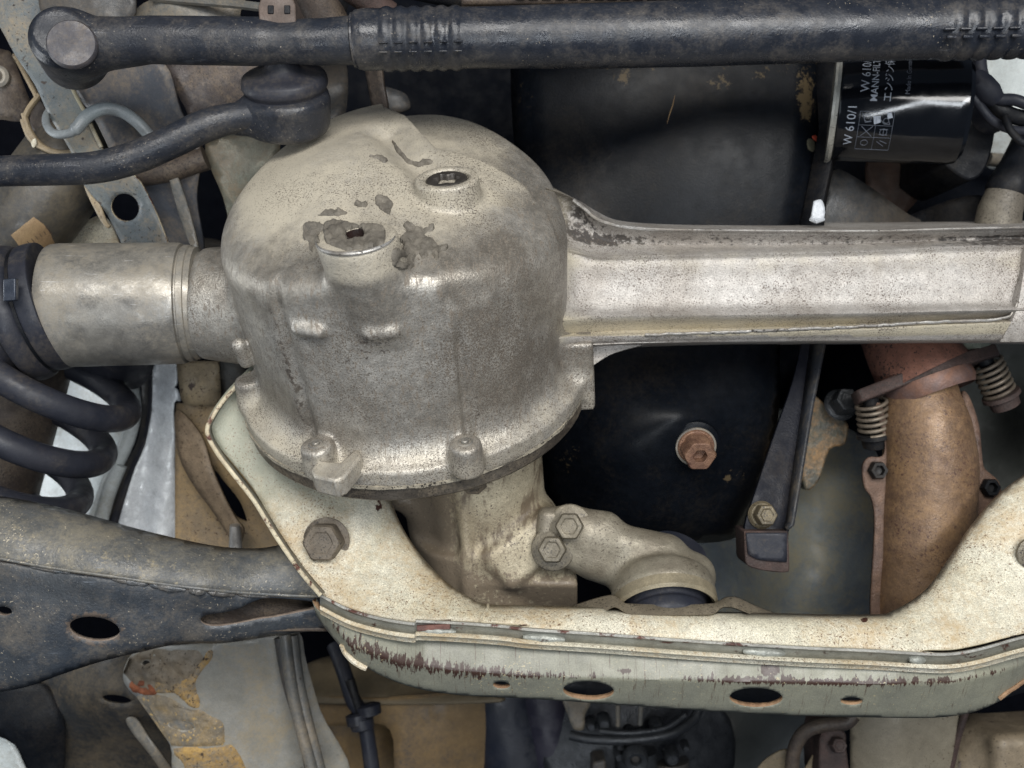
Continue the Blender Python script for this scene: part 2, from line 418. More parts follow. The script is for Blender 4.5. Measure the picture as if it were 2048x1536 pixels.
CREAM = mat('cream_painted_steel', C(218, 213, 196), C(192, 186, 164), .46, .0, 9, .9, .22, dust=(C(180, 156, 118), .30, 13), speck=(C(116, 96, 76), .78, 620), bump=.6, bscale=520, stain=C(70, 42, 34), light=C(150, 152, 136), rvar=.1, grain=.34)
SAGE = mat('grey_green_painted_steel', C(124, 130, 120), C(104, 110, 104), .42, .0, 8, .7, .10, speck=(C(150, 140, 110), .35, 380), bump=.18, stain=C(72, 34, 30), rvar=.08)
CREAM_RIM = mat('cream_edge', C(206, 196, 168), C(170, 156, 130), .5, 0, 40, .8, .2, rust=(C(96, 56, 44), .35, 60), bump=.4)
SEAM = mat('silver_seam_paint', C(172, 172, 166), C(140, 138, 130), .4, .3, 30, .8, .15, rust=(C(90, 52, 42), .28, 50), bump=.3)
RUST_RIM = mat('rusty_cut_edge', C(150, 120, 90), C(112, 84, 62), .8, 0, 60, .9, .3, bump=.9, bscale=300)
TAN = mat('dusty_tan_paint', C(142, 128, 104), C(116, 104, 86), .6, 0, 9, .8, .15, dust=(C(160, 142, 112), .35, 14), speck=(C(70, 52, 38), .6, 300), bump=.3, stain=C(60, 44, 34))
GREYP = mat('dusty_grey_panel', C(94, 95, 92), C(76, 76, 74), .5, .0, 8, .8, .15, dust=(C(128, 116, 98), .45, 12), speck=(C(60, 50, 44), .4, 300), bump=.25, stain=C(160, 152, 128))
GREYD = mat('dark_grey_panel', C(52, 54, 56), C(38, 40, 43), .55, 0, 7, .8, .2, dust=(C(82, 74, 64), .35, 10), bump=.25)
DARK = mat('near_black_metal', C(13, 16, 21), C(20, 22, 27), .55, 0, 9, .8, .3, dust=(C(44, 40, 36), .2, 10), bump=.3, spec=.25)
BROWN = mat('brown_dirty_metal', C(74, 63, 56), C(52, 46, 43), .6, .1, 12, .8, .25, dust=(C(98, 86, 72), .34, 20), speck=SPK, bump=.4)
ARM_T = mat('control_arm_paint', C(72, 76, 80), C(88, 88, 86), .44, .0, 10, .8, .22, dust=(C(124, 118, 104), .36, 22), speck=(C(170, 160, 140), .5, 420), bump=.45, stain=C(128, 120, 102), scratch=.25)
ARM_L = mat('control_arm_web_paint', C(48, 54, 62), C(62, 65, 68), .42, .0, 8, .8, .22, dust=(C(100, 94, 86), .26, 20), speck=(C(160, 150, 132), .4, 420), bump=.35, stain=C(92, 82, 74), scratch=.6)
EXH = mat('heat_browned_pipe', C(124, 100, 78), C(90, 70, 58), .50, .3, 8, 1.0, .25, dust=(C(142, 112, 78), .34, 9), speck=(C(78, 56, 46), .85, 360), bump=.35, grain=.2)
EXH_R = mat('red_rust_pipe', C(122, 82, 66), C(92, 62, 54), .8, .0, 16, .8, .3, speck=(C(40, 28, 26), .9, 330), bump=.6)
RUSTD = mat('dark_rust', C(78, 60, 54), C(56, 46, 44), .7, .1, 20, .8, .3, speck=SPK, bump=.6)
SPRING = mat('dull_spring_steel', C(128, 118, 104), C(92, 82, 72), .5, .4, 30, .8, .2, bump=.2)
COPPER = mat('browned_bolt', C(140, 108, 86), C(104, 76, 62), .5, .3, 60, .8, .25, speck=(C(60, 36, 28), .8, 400), bump=.5)
BOLT = mat('dusty_bolt_steel', C(122, 114, 98), C(96, 90, 78), .5, .35, 30, .8, .2, speck=SPK, bump=.35)
SILVER = mat('silver_foil_panel', C(226, 230, 232), C(196, 200, 204), .36, .08, 22, .9, .12, bump=1.0, bscale=110)
WHITEP = mat('white_body_paint', C(206, 212, 210), C(180, 186, 186), .3, 0, 8, .6, .06, dust=(C(150, 146, 134), .2, 16), bump=.08)
BLUEGR = mat('blue_grey_plastic', C(110, 122, 134), C(92, 102, 112), .42, 0, 30, .7, .12, bump=.15)
WIRE = mat('grey_hose', C(140, 148, 150), C(118, 122, 124), .4, 0, 24, .7, .12, bump=.2)
FILTER = mat('gloss_black_enamel', C(9, 11, 15), C(12, 14, 18), .13, 0, 10, .5, .05, bump=.03, rvar=.04, spec=.6)
PRINT = mat('white_print', C(140, 146, 156), C(128, 134, 144), .5, 0, 20, .3, .05, bump=.05)
PRINTD = mat('faint_grey_print', C(92, 98, 108), C(82, 86, 96), .5, 0, 20, .3, .05, bump=.05)
GASKET = mat('bright_steel_rim', C(200, 200, 192), C(170, 168, 158), .35, .6, 20, .5, .1, bump=.1)
STICK = mat('brown_paper_label', C(160, 134, 98), C(136, 110, 80), .7, 0, 30, .8, .15, bump=.2)
STICKP = mat('dark_label_print', C(92, 78, 66), C(84, 70, 60), .7, 0, 30, .5, .1, bump=.1)
YELLOW = mat('peeling_ochre_underseal', C(176, 142, 82), C(150, 118, 70), .75, 0, 26, .9, .3, dust=(C(98, 100, 98), .45, 26), speck=(C(60, 48, 38), .9, 240), bump=1.0, bscale=200)
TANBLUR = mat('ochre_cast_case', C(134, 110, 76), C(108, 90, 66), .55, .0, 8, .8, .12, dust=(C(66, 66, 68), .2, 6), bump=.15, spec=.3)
CASTD = mat('dark_transmission_casting', C(66, 68, 70), C(44, 46, 50), .35, .4, 16, .9, .3, bump=.5, rvar=.12)
REDM = mat('red_paint_mark', C(170, 66, 44), C(140, 60, 44), .6, 0, 60, .8, .2, bump=.3)
WHITEM = mat('white_plastic_clip', C(198, 202, 206), C(176, 180, 186), .5, 0, 40, .7, .12, bump=.3)
BRCLIP = mat('brown_plastic_clip', C(98, 84, 76), C(78, 68, 62), .6, 0, 30, .8, .2, bump=.4)
RIM2 = mat('worn_cut_edge', C(132, 118, 106), C(104, 90, 80), .8, 0, 60, .9, .3, bump=.9, bscale=300)
BEAD = mat('pale_sealant_bead', C(172, 164, 146), C(128, 120, 106), .6, 0, 90, .9, .3, speck=(C(50, 46, 42), 1.0, 300), bump=.9, bscale=260)
# ================================================================== differential housing
AX = nrm((-0.07, 0.84, 0.54)); UU = nrm(np.array([1., 0, 0]) - AX * AX[0]); VV = np.cross(AX, UU)
O = P(787, 440, -0.02); RD = 0.143; LD = 0.146
def toloc(p): d = np.asarray(p) - O; return np.array([d @ UU, d @ VV, d @ AX])
def tow(u, v, w): return O + u * UU + v * VV + w * AX
def onplane(x, y, w):
    """photo pixel -> local (u, v) on the plane at height w of the drum"""
    a = np.array([0, 0, D]); d = P(x, y, 0) - a; q = O + AX * w; t = ((q - a) @ AX) / (d @ AX); return toloc(a + d * t)[:2]
lg = np.array([onplane(x, y, .050) for x, y in [(700, 214), (765, 224), (812, 242), (842, 268), (872, 292), (960, 294), (1040, 302), (1085, 322), (1130, 362)]])
pl = onplane(893, 354, .047); vl = [onplane(x, y, .046) for x, y in [(775, 280), (815, 315), (893, 352)]]
cb = onplane(712, 472, .044)
def Hcap(u, v):
    rho2 = np.clip((u * u + v * v) / RD ** 2, 0, 1.2)
    H = .008 + .036 * np.maximum(1 - (u / RD) ** 2, 0) ** .75 + .013 * v / RD + .004 * (1 - rho2) - .016 * sm(.03, -.13, v)
    vs = np.interp(u, lg[:, 0], lg[:, 1]); vs = np.where(u < lg[1, 0], lg[1, 1] + .2, vs)
    H = H - .015 * sm(-.001, .012, v - vs)
    d = np.full(np.broadcast(u, v).shape, 1e3)
    for a, b in zip(vl[:-1], vl[1:]):
        e = b - a; t = np.clip(((u - a[0]) * e[0] + (v - a[1]) * e[1]) / (e @ e), 0, 1); d = np.minimum(d, np.hypot(u - a[0] - t * e[0], v - a[1] - t * e[1]))
    H = H - .010 * np.exp(-(d / .014) ** 2)
    # left lobe is fuller, right one flattens
    H = H + .007 * np.exp(-(((u + .045) / .05) ** 2 + ((v - .01) / .06) ** 2)) - .006 * sm(.05, .13, u)
    return H
def drum(X, Y, Z):
    u, v, w = loc3(X, Y, Z, O, UU, VV, AX)
    rho = np.sqrt(u * u + v * v); th = np.arctan2(u, -v)      # 0 at the front, + to the right
    back = sm(.02, .10, v) * sm(-.03, .04, u)
    tap = 1 + .055 * np.clip(w / LD, -1, .2)
    R = RD * tap + .010 * back
    R = R - .0045 * np.exp(-((th + .54) / .035) ** 2) - .0045 * np.exp(-((th - .40) / .03) ** 2) * sm(-.02, -.05, w) + .0025 * np.exp(-((th - .32) / .05) ** 2) + .002 * np.exp(-((th + .44) / .05) ** 2)  # soft creases down the side
    R = R + .003 * sm(.34, .37, th) * sm(1.0, .7, th) * sm(.0, -.02, w)
    R = R - .0025 * sm(-.62, -.75, th) * sm(.01, -.03, w)
    side = rho - R
    top = (w - Hcap(u, v)) * .88
    body = smax(smax(side, top, .013 - .001 * sm(.08, -.10, v) + .006 * sm(.06, .13, -u)), -(w + LD + .012), .004)
    # column of the drain plug, boss of the filler plug
    rc = np.sqrt((u - cb[0] - .12 * (.044 - w)) ** 2 + (v - cb[1] - .20 * np.clip(.020 - w, 0, .1)) ** 2) - (.0285 - .05 * np.clip(.034 - w, 0, .1))
    col = smax(rc, np.maximum(w - .044, -w - .034), .004)
    body = smin(body, col, .009)
    rp = np.sqrt((u - pl[0]) ** 2 + (v - pl[1]) ** 2)
    body = smin(body, smax(rp - .0245 - .05 * (.047 - w), w - .0470, .0016), .004)
    # lips at the pad's foot
    for t0 in (-.37, .02):
        c = tow(RD * math.sin(t0) * 1.005, -RD * math.cos(t0) * 1.005, -.024); e = nrm(UU * math.cos(t0) + VV * math.sin(t0))
        body = smin(body, d_caps(X, Y, Z, c - e * .0085, c + e * .0085, .0048), .005)
    # flange
    ff = rho - RD * 1.065
    ff = smax(ff, np.abs(w + LD + .004) - .006, .003)
    body = smin(body, ff, .030)
    # bolt bosses
    for (bx, by) in BOSS:
        q = onplane(bx, by, -LD + .024)
        body = smin(body, d_cyl(X, Y, Z, tow(q[0], q[1], -LD - .004), tow(q[0], q[1], -LD + .024), .0135, .0125, .004), .006)
    # cradle hook and notch
    q = onplane(738, 958, -LD + .006)
    body = smax(body, -d_box(X, Y, Z, tow(q[0], q[1], -LD + .001), (UU, VV, AX), (.0080, .010, .012), .003), .002)
    # side block below the axle arm, with the web
    body = smin(body, d_box(X, Y, Z, P(1142, 722, -.082), (UU, VV, AX), (.0185, .030, .034), .003), .012)
    # raised flat at the upper right shoulder
    q = onplane(1112, 470, -.01); body = smin(body, d_box(X, Y, Z, tow(q[0] - .016, q[1] + .016, -.045), (UU, VV, AX), (.014, .03, .034), .006), .012)
    # stub towards the left output
    body = smin(body, d_cyl(X, Y, Z, P(520, 612, -.085), P(405, 607, -.085), px(122, -.085) * 1.0, px(110, -.085), .006), .010)
    # left ear of the flange
    q = onplane(497, 768, -LD + .02); body = smin(body, d_cyl(X, Y, Z, tow(q[0], q[1], -LD - .004), tow(q[0], q[1], -LD + .026), .013, .0115, .005), .008)
    # small lug on the stub
    body = smin(body, d_caps(X, Y, Z, P(478, 690, -.008), P(492, 722, -.02), .006), .004)
    # sinkings: drain column bore and filler socket seat
    body = smax(body, -smax(rp - .0168, -(w - .0410), .0015), .0015)
    rb = np.sqrt((u - cb[0] + .0) ** 2 + (v - cb[1] - .004) ** 2)
    body = smax(body, -smax(rb - .0085, -(w - .030), .002), .002)
    return body
BOSS = [(632, 888), (930, 884)]
gV, gF = sdf(drum, (-.275, -.13, -.30), (.125, .30, .15), .0019)
diff = thing('differential', 'large grey cast aluminium differential housing with domed cover and ribbed arm to the right', 'differential', tuple(O - AX * LD))
dl = (gV - O) @ np.stack([UU, VV, AX], 1)
rho_ = np.hypot(dl[:, 0], dl[:, 1])
dustv = sm(.008, .030, dl[:, 2]) * .66 + sm(-LD + .028, -LD + .008, dl[:, 2]) * .42
dustv = dustv + .30 * np.exp(-((dl[:, 0] + .11) / .04) ** 2)
Hc = Hcap(dl[:, 0], dl[:, 1])
oil = .75 * np.exp(-((dl[:, 0] - pl[0] - .034) / .028) ** 2 - ((dl[:, 1] - pl[1] - .006) / .016) ** 2) * (dl[:, 2] > 0)
oil += .42 * np.exp(-((dl[:, 0] - .0) / .06) ** 2) * sm(-.05, -.08, dl[:, 2]) * sm(-.15, -.11, dl[:, 2]) * (dl[:, 1] < 0)
oil += .42 * np.exp(-((dl[:, 0] + .02) / .03) ** 2) * sm(-.015, -.03, dl[:, 2]) * sm(-.08, -.05, dl[:, 2]) * (dl[:, 1] < 0)
thv = np.arctan2(dl[:, 0], -dl[:, 1]); sidev = sm(.01, -.02, dl[:, 2])
oil = oil + sidev * (.55 * np.exp(-((thv + .60) / .05) ** 2) + .40 * np.exp(-((thv - .05) / .16) ** 2) * sm(-.06, -.02, dl[:, 2]) + .35 * np.exp(-((thv - .46) / .06) ** 2) * sm(-.06, -.10, dl[:, 2]))  # vertical bands paint sheen and crease shade of the side into the stain
pepv = np.clip(.25 + .45 * sidev + .35 * sm(-.02, .10, dl[:, 0]) - .15 * sidev * sm(-.05, -.12, dl[:, 0]), 0, 1)
body = add('cover_casting', (gV, gF), ALU, diff, sharp=None, attr={'pep': pepv, 'dust': np.clip(dustv, 0, 1), 'stain': np.clip(oil, 0, .8) * .82})
DB = bvh_of(body)
# ---- bottom joint: light sealant bead and dark back plate following the flange
def ring_mesh(r0, r1, w0, w1, n=160, seed=1, wob=0.0):
    V = []; F = []
    for j in range(n):
        t = 2 * math.pi * j / n; k = 1 + wob * float(fbm(j * .45, seed, seed, 3)); s_, c_ = math.sin(t), -math.cos(t)
        for r, w in ((r0, w0), (r1 * k, w0), (r1 * k, w1), (r0, w1)): V.append(tow(r * s_, r * c_, w))
    for j in range(n):
        k = (j + 1) % n
        for a in range(4): F.append([j * 4 + a, k * 4 + a, k * 4 + (a + 1) % 4, j * 4 + (a + 1) % 4])
    return np.array(V), [f[::-1] for f in F]
add('sealant_bead', ring_mesh(RD * .9, RD * 1.076, -LD - .0094, -LD - .0124, n=260, seed=3, wob=.009), BEAD, diff, sharp=30)
add('back_plate', ring_mesh(RD * .2, RD * 1.062, -LD - .0122, -LD - .026, seed=7, wob=.002), ALU_DARK, diff, bevel=.002)
# right-hand lobe of the back plate and lumps under the flange
def bolt(org, axis, r, h, mats, parent, name='bolt', washer=None, label=None, dome=.0, flange=None, hole=None, phase=0.0, kid=True):
    """hex-head bolt, its washer a child; org is the seat centre"""
    g = []
    z0 = 0.0
    if flange: g.append(lathe([(0, z0), (flange, z0), (flange, .0014), (r * 1.02, .0034), (0, .0034)], org, axis, 36))
    pr = [(r, .0002 if not flange else .0026), (r, h * .86), (r * .90, h), (r * .62, h * 1.0)]
    if hole: pr += [(hole, h), (hole, h * .55), (0, h * .5)]
    else: pr += [(r * .55, h - .0008), (0, h - .0008)]
    g.append(lathe([(0, .0001)] + pr, org, axis, 36, hexa=6, phase=phase))
    o = add(name, join(*g), mats, parent, label=label, sharp=28, bevel=.0004)
    if washer:
        add('washer', lathe([(0, -.0022), (washer, -.0022), (washer, -.0004), (washer * .94, .0002), (0, .0002)], org, axis, 40), mats, o, sharp=30)
    return o
for (bx, by) in [(672, 972), (945, 972)]:
    q = onplane(bx, by - 14, -LD - .024); bolt(tow(q[0], q[1] + .006, -LD - .026), -AX, .0105, .012, ALU_DARK, diff, flange=.0145)
def wedge(outline, wtop, wbot):
    top = [tow(*onplane(x, y, wtop), wtop) for x, y in outline]; bot = [p - AX * (wtop - wbot) for p in top]; n = len(top)
    F = [list(range(n)), [2 * n - 1 - i for i in range(n)]] + [[i, n + i, n + (i + 1) % n, (i + 1) % n] for i in range(n)]
    ar = sum(outline[i][0] * outline[(i + 1) % n][1] - outline[(i + 1) % n][0] * outline[i][1] for i in range(n))
    return np.array(top + bot), (F if ar < 0 else [f[::-1] for f in F])
add('hook_lug', wedge([(620, 938), (628, 952), (672, 962), (688, 954), (724, 912), (716, 896), (704, 902), (680, 924), (636, 920)], -LD + .015, -LD - .002), ALU, diff, bevel=.0022, attr={'dust': np.full(18, .4), 'stain': np.zeros(18), 'pep': np.full(18, .5)})
# stud ends in the bosses
for (bx, by) in BOSS:
    q = onplane(bx, by, -LD + .024); w0 = -LD + .0235
    st = add('stud', lathe([(0, -.002), (.0062, -.002), (.0062, .0006), (.0050, .0012), (.0046, .0004), (.0032, .0004), (.0030, .0022), (.0022, .0028), (0, .0028)], tow(q[0], q[1], w0), AX, 24), STEEL, diff, sharp=30)
# filler plug: socket ring with six-point recess
o_ = tow(pl[0], pl[1], .0392)
star = []
def plug_profile():
    V = []; F = []; n = 72; rings = []
    for (r, h, k) in [(.0155, .0005, 0), (.0157, .0062, 0), (.0145, .0070, 0), (.0098, .0066, .14), (.0092, .0058, .16), (.0088, -.004, .16), (.0, -.005, 0)]:
        ids = []
        if r == 0: ids = [len(V)]; V.append(o_ + AX * h)
        else:
            for j in range(n):
                t = 2 * math.pi * j / n; rr = r * (1 + k * math.cos(6 * t)); ids.append(len(V)); V.append(o_ + rr * (math.cos(t) * UU + math.sin(t) * VV) + AX * h)
        rings.append(ids)
    for a, b in zip(rings[:-1], rings[1:]):
        for j in range(n):
            k = (j + 1) % n; F.append([a[j], a[k], b[0]] if len(b) == 1 else [a[j], a[k], b[k], b[j]])
    return np.array(V), F
add('filler_plug', plug_profile(), mat('dark_plug_steel', C(84, 80, 76), C(60, 56, 52), .5, .5, 30, .8, .25, speck=SPK, bump=.4), diff, label='round filler plug with six-point socket in the domed cover', sharp=35)
# machined bright rim of the drain column, dark lining inside paints the bore's shade
oc = tow(cb[0], cb[1], .0442)
t = np.linspace(-1.45, 1.45, 40)
rimp = np.array([oc + .0277 * (math.sin(a) * UU - math.cos(a) * VV) - AX * .0006 for a in t])
add('bright_rim', tube(rimp, .0015 * np.sin(np.linspace(.12, math.pi - .12, 40)) + .0002, 10), ALU_EDGE, diff, label='bright bare edge of the drain column')
add('drain_bore_lining', lathe([(.0092, .0100), (.0082, .0104), (.0080, .0095), (.0078, .002), (0, .001)], tow(cb[0], cb[1] + .004, .0335), AX, 28), mat('dark_drain_recess', C(40, 28, 26), C(26, 20, 20), .35, 0, 30, .7, .2, bump=.4), diff)
# dried grey sealant flakes, each its own crust on the cover
flakes = [
    ([(652, 445), (676, 440), (712, 452), (732, 448), (760, 450), (772, 462), (768, 486), (745, 498), (716, 500), (700, 503), (672, 496), (655, 488), (646, 470)], [ell(712, 468, 20, 10, 0, 14)], 'grey sealant crust around the drain hole'),
    ([(608, 452), (620, 445), (645, 448), (650, 458), (636, 472), (641, 484), (628, 492), (625, 505), (618, 498), (615, 484), (606, 476)], [], 'ragged grey sealant flake left of the drain hole'),
    ([(632, 432), (648, 422), (664, 417), (690, 421), (695, 427), (676, 432), (650, 434)], [], 'thin grey sealant flake above the drain hole'),
    ([(706, 408), (722, 402), (736, 405), (733, 413), (716, 416)], [], 'smallest grey sealant flake on the cover'),
    ([(750, 396), (764, 392), (782, 398), (785, 414), (780, 430), (786, 436), (774, 430), (763, 422), (752, 412)], [], 'curled grey sealant flake between the two plugs'),
    ([(806, 448), (822, 446), (840, 456), (866, 450), (868, 460), (850, 470), (866, 478), (880, 492), (896, 490), (893, 502), (880, 505), (876, 520), (868, 518), (862, 508), (845, 518), (838, 508), (828, 520), (826, 536), (806, 542), (790, 536), (782, 522), (784, 505), (792, 494), (802, 500), (806, 492), (800, 480), (812, 464)], [ell(808, 520, 7, 5, 0, 8)], 'largest grey sealant flake right of the drain hole'),
    ([(735, 312), (752, 311), (770, 316), (776, 322), (766, 326), (750, 318)], [], 'dark comma shaped flake high on the dome'),
    ([(784, 284), (790, 284), (800, 300), (818, 318), (832, 325), (850, 318), (868, 322), (858, 330), (838, 334), (822, 330), (806, 318), (792, 302)], [], 'long dark sealant trail running to the filler plug'),
]
for i, (ol, hs, lb) in enumerate(flakes):
    c = cr([p for p in ol], 4, True); c = c + np.stack([fbm(c[:, 0], c[:, 1], 11 + i, 3, .13), fbm(c[:, 0], c[:, 1], 31 + i, 3, .13)], 1) * 3.5
    add('sealant_flake', draped(DB, c, .0020, 2.6, 1.3, 5 + i, 3.5, hs), SEAL, diff, label=lb, sharp=50)
# ---- axle arm: one lofted casting, rails from its top edge to its foot
def rail(pts, n=10): return [P(*p) for p in cr(pts, n)]
arm_rails = [
    rail([(1092, 366, -.16), (1200, 420, -.16), (1300, 440, -.16), (1700, 445, -.16), (2160, 440, -.16)]),
    rail([(1092, 374, -.04), (1150, 398, -.038), (1205, 440, -.036), (1290, 455, -.035), (1480, 459, -.034), (1740, 460, -.034), (1900, 456, -.034), (2160, 451, -.034)]),
    rail([(1092, 380, -.034), (1150, 404, -.031), (1205, 447, -.029), (1290, 462, -.028), (1480, 466, -.027), (1740, 467, -.027), (1900, 463, -.027), (2160, 458, -.027)]),
    rail([(1092, 386, -.038), (1150, 412, -.036), (1205, 455, -.035), (1290, 470, -.034), (1480, 474, -.033), (1740, 474, -.033), (1900, 470, -.033), (2160, 465, -.033)]),
    rail([(1080, 430, -.046), (1150, 440, -.045), (1200, 478, -.044), (1290, 488, -.043), (1480, 490, -.042), (1740, 486, -.041), (1900, 481, -.040), (2160, 474, -.039)]),
    rail([(1080, 468, -0.0300), (1150, 490, -0.0290), (1195, 504, -0.0270), (1290, 504, -0.0260), (1480, 500, -0.0240), (1740, 495, -0.0230), (1900, 488, -0.0220), (2160, 480, -0.0210)]),
    rail([(1080, 478, -0.0190), (1150, 502, -0.0180), (1195, 513, -0.0160), (1290, 512, -0.0150), (1480, 508, -0.0130), (1740, 502, -0.0120), (1900, 494, -0.0110), (2160, 486, -0.0100)]),
    rail([(1080, 500, -.024), (1150, 515, -.022), (1200, 524, -.021), (1290, 524, -.019), (1480, 520, -.017), (1740, 514, -.016), (1900, 508, -.015), (2160, 500, -.014)]),
    rail([(1080, 560, -.010), (1150, 564, -.014), (1200, 566, -.013), (1290, 566, -.011), (1480, 562, -.009), (1740, 556, -.008), (1900, 552, -.007), (2160, 545, -.006)]),
    rail([(1080, 608, -.006), (1150, 612, -.009), (1200, 614, -.010), (1290, 612, -.010), (1480, 608, -.009), (1740, 606, -.008), (1900, 604, -.007), (2160, 600, -.006)]),
    rail([(1080, 632, 0.0060), (1150, 634, 0.0030), (1200, 630, 0.0020), (1290, 628, 0.0020), (1480, 626, 0.0030), (1740, 622, 0.0040), (1900, 618, 0.0050), (2160, 612, 0.0060)]),
    rail([(1080, 646, 0.0070), (1150, 642, 0.0050), (1200, 637, 0.0040), (1290, 635, 0.0040), (1480, 633, 0.0050), (1740, 629, 0.0060), (1900, 625, 0.0060), (2160, 619, 0.0070)]),
    rail([(1080, 668, -.014), (1150, 666, -.014), (1200, 664, -.015), (1290, 660, -.015), (1480, 656, -.015), (1740, 646, -.014), (1900, 639, -.013), (2160, 630, -.012)]),
    rail([(1080, 674, .002), (1150, 673, .002), (1200, 671, .001), (1290, 668, .001), (1480, 664, .001), (1740, 655, .001), (1900, 648, .002), (2160, 638, .003)]),
    rail([(1080, 680, .002), (1150, 679, .002), (1200, 677, .001), (1290, 674, .001), (1480, 670, .001), (1740, 661, .001), (1900, 654, .002), (2160, 644, .003)]),
    rail([(1080, 690, -.004), (1150, 689, -.004), (1200, 687, -.005), (1290, 684, -.006), (1480, 681, -.007), (1740, 676, -.008), (1900, 674, -.008), (2160, 672, -.008)]),
    rail([(1080, 696, -.02), (1150, 694, -.02), (1200, 692, -.02), (1290, 688, -.022), (1480, 685, -.024), (1740, 684, -.026), (1900, 684, -.028), (2160, 684, -.03)]),
    rail([(1080, 700, -.16), (1150, 700, -.16), (1200, 700, -.16), (1290, 696, -.16), (1480, 690, -.16), (1740, 688, -.16), (1900, 688, -.16), (2160, 688, -.16)]),
]
def back(r):
    out = []
    for q in r:
        k0 = S * (D - q[2]) / D; x, y = q[0] / k0 + 1024, 768 - q[1] / k0
        z = q[2] - .042 + .016 * max(0., (1170 - x) / 60.) ** 2 * (q[2] > -.1); out.append(P(x, y, z))
    return np.array(out)
A = np.array([resample(back(r), 150) for r in arm_rails]); A = np.stack([cr([A[i, j] for i in range(len(A))], 3) for j in range(A.shape[1])], 1)
na, nb = A.shape[:2]
Fa = [[i * nb + j, ((i + 1) % na) * nb + j, ((i + 1) % na) * nb + j + 1, i * nb + j + 1] for i in range(na) for j in range(nb - 1)]
Vp = A.reshape(-1, 3); kk = S * (D - Vp[:, 2]) / D; ax_ = Vp[:, 0] / kk + 1024; ay_ = 768 - Vp[:, 1] / kk
st = .55 * sm(1340, 1130, ax_) * sm(500, 480, ay_) * (ay_ < 500) + .40 * sm(1130, 1200, ax_) * (ay_ < 492) * (ay_ > 470) + .18 * sm(1850, 2000, ax_) * (ay_ < 600)  # channel band adds dark pepper, also painting shade its shallow relief lacks
du = .75 * sm(618, 650, ay_) * (ay_ < 672) + .32 * np.exp(-((ay_ - 520) / 30.) ** 2) + .45 * sm(1180, 1110, ax_)
arm = add('axle_arm', (Vp, Fa), ALU_ARM, diff, sharp=50, label='ribbed arm running right from the housing', attr={'stain': st, 'dust': np.clip(du, 0, 1)})
# short web under the arm root, crumpled sealing lip, end flange at the right edge
add('web', prism(cr([(1168, 690), (1168, 690), (1290, 689), (1290, 689), (1230, 706), (1200, 722), (1168, 745), (1168, 745)], 5, False), -.13, -.072), ALU_ARM, diff, bevel=.001, attr=None)
lip = resample([P(x, y, -.0385) for x, y in [(1290, 671), (1340, 668), (1400, 666), (1460, 664), (1560, 660), (1640, 657), (1740, 652), (1850, 645), (1990, 640), (2020, 634), (2060, 560)]], 120)
lip[:, 1] += np.array(fbm(np.arange(120) * .5, 0, 4, 3)) * .0008
add('sealing_lip', tube(lip, .0011 + .0006 * np.abs(fbm(np.arange(120) * .7, 1, 9, 2)), 8), ALU_EDGE, diff)
rim = [P(x, y, -.0675) for x, y in cr([(1146, 400), (1168, 417), (1205, 443), (1290, 458), (1480, 462), (1740, 463), (1900, 459), (2120, 454)], 8)]
add('bright_rim', tube(rim, .0016, 8), ALU_EDGE, diff, label='added bright line along the top edge of the arm')  # bright tube painted in as the highlight along the arm's dull rim
ar_end = sheet(cr([(2060, 470), (2060, 470), (2048, 540), (2036, 610), (2022, 645), (2000, 684), (2000, 684), (2160, 684), (2160, 684), (2160, 470), (2160, 470)], 5), tps([(2060, 470, -.048), (2022, 645, -.038), (2160, 470, -.046), (2160, 684, -.048), (2000, 684, -.050), (2080, 580, -.038)]), step=16)
add('arm_end_step', ar_end[:2], ALU_ARM, diff, solid=.02, bevel=.0015)
# ---- pinion neck below the flange
nw = nrm(P(985, 1200, -.145) - P(935, 960, -.12))
def neck(X, Y, Z):
    d = d_cyl(X, Y, Z, P(960, 900, -.105), P(985, 1090, -.135), px(122, -.11), px(112, -.13), .004)
    d = smin(d, d_cyl(X, Y, Z, P(965, 1060, -.13), P(985, 1180, -.145), px(128, -.13), px(118, -.14), .004), .012)
    d = smin(d, d_cyl(X, Y, Z, P(855, 950, -.13), P(905, 1170, -.16), px(62, -.13), px(55, -.16), .006), .018)
    d = smin(d, d_box(X, Y, Z, P(1040, 1158, -.118), (nrm((1, .06, .0)), np.cross(nrm((-.04, -.70, .71)), nrm((1, .06, .0))), nrm((-.04, -.70, .71))), (px(112, -.1), .030, .026), .0035), .004)
    d = smin(d, d_box(X, Y, Z, P(1060, 1085, -.100), (nrm((1, .8, 0)), nrm((-.8, 1, 0)), (0, 0, 1)), (px(82, -.1), px(42, -.1), .030), .006), .014)
    d = smin(d, d_caps(X, Y, Z, P(925, 960, -.062), P(940, 1190, -.086), .0045), .010)    # parting rib
    d = smin(d, d_caps(X, Y, Z, P(800, 995, -.12), P(850, 1015, -.13), .012), .010)
    return d
gV, gF = sdf(neck, (-.115, -.225, -.22), (.075, -.03, -.02), .0021)
kk = S * (D - gV[:, 2]) / D; xx = gV[:, 0] / kk + 1024; yy = 768 - gV[:, 1] / kk
add('pinion_neck', (gV, gF), mat('dusty_neck_casting', C(186, 176, 152), C(148, 136, 114), .5, .3, 12, .8, .2, speck=(C(80, 70, 60), .7, 480), stain=C(116, 104, 88), bump=.5, grain=.25, streak=(C(104, 92, 76), .35, (60, 20, 40))), diff, sharp=None, attr={'stain': np.clip(.7 * sm(960, 880, xx) + .62 * sm(1110, 1170, yy), 0, .8)})  # stain mask paints shade on the left side and the down-facing block
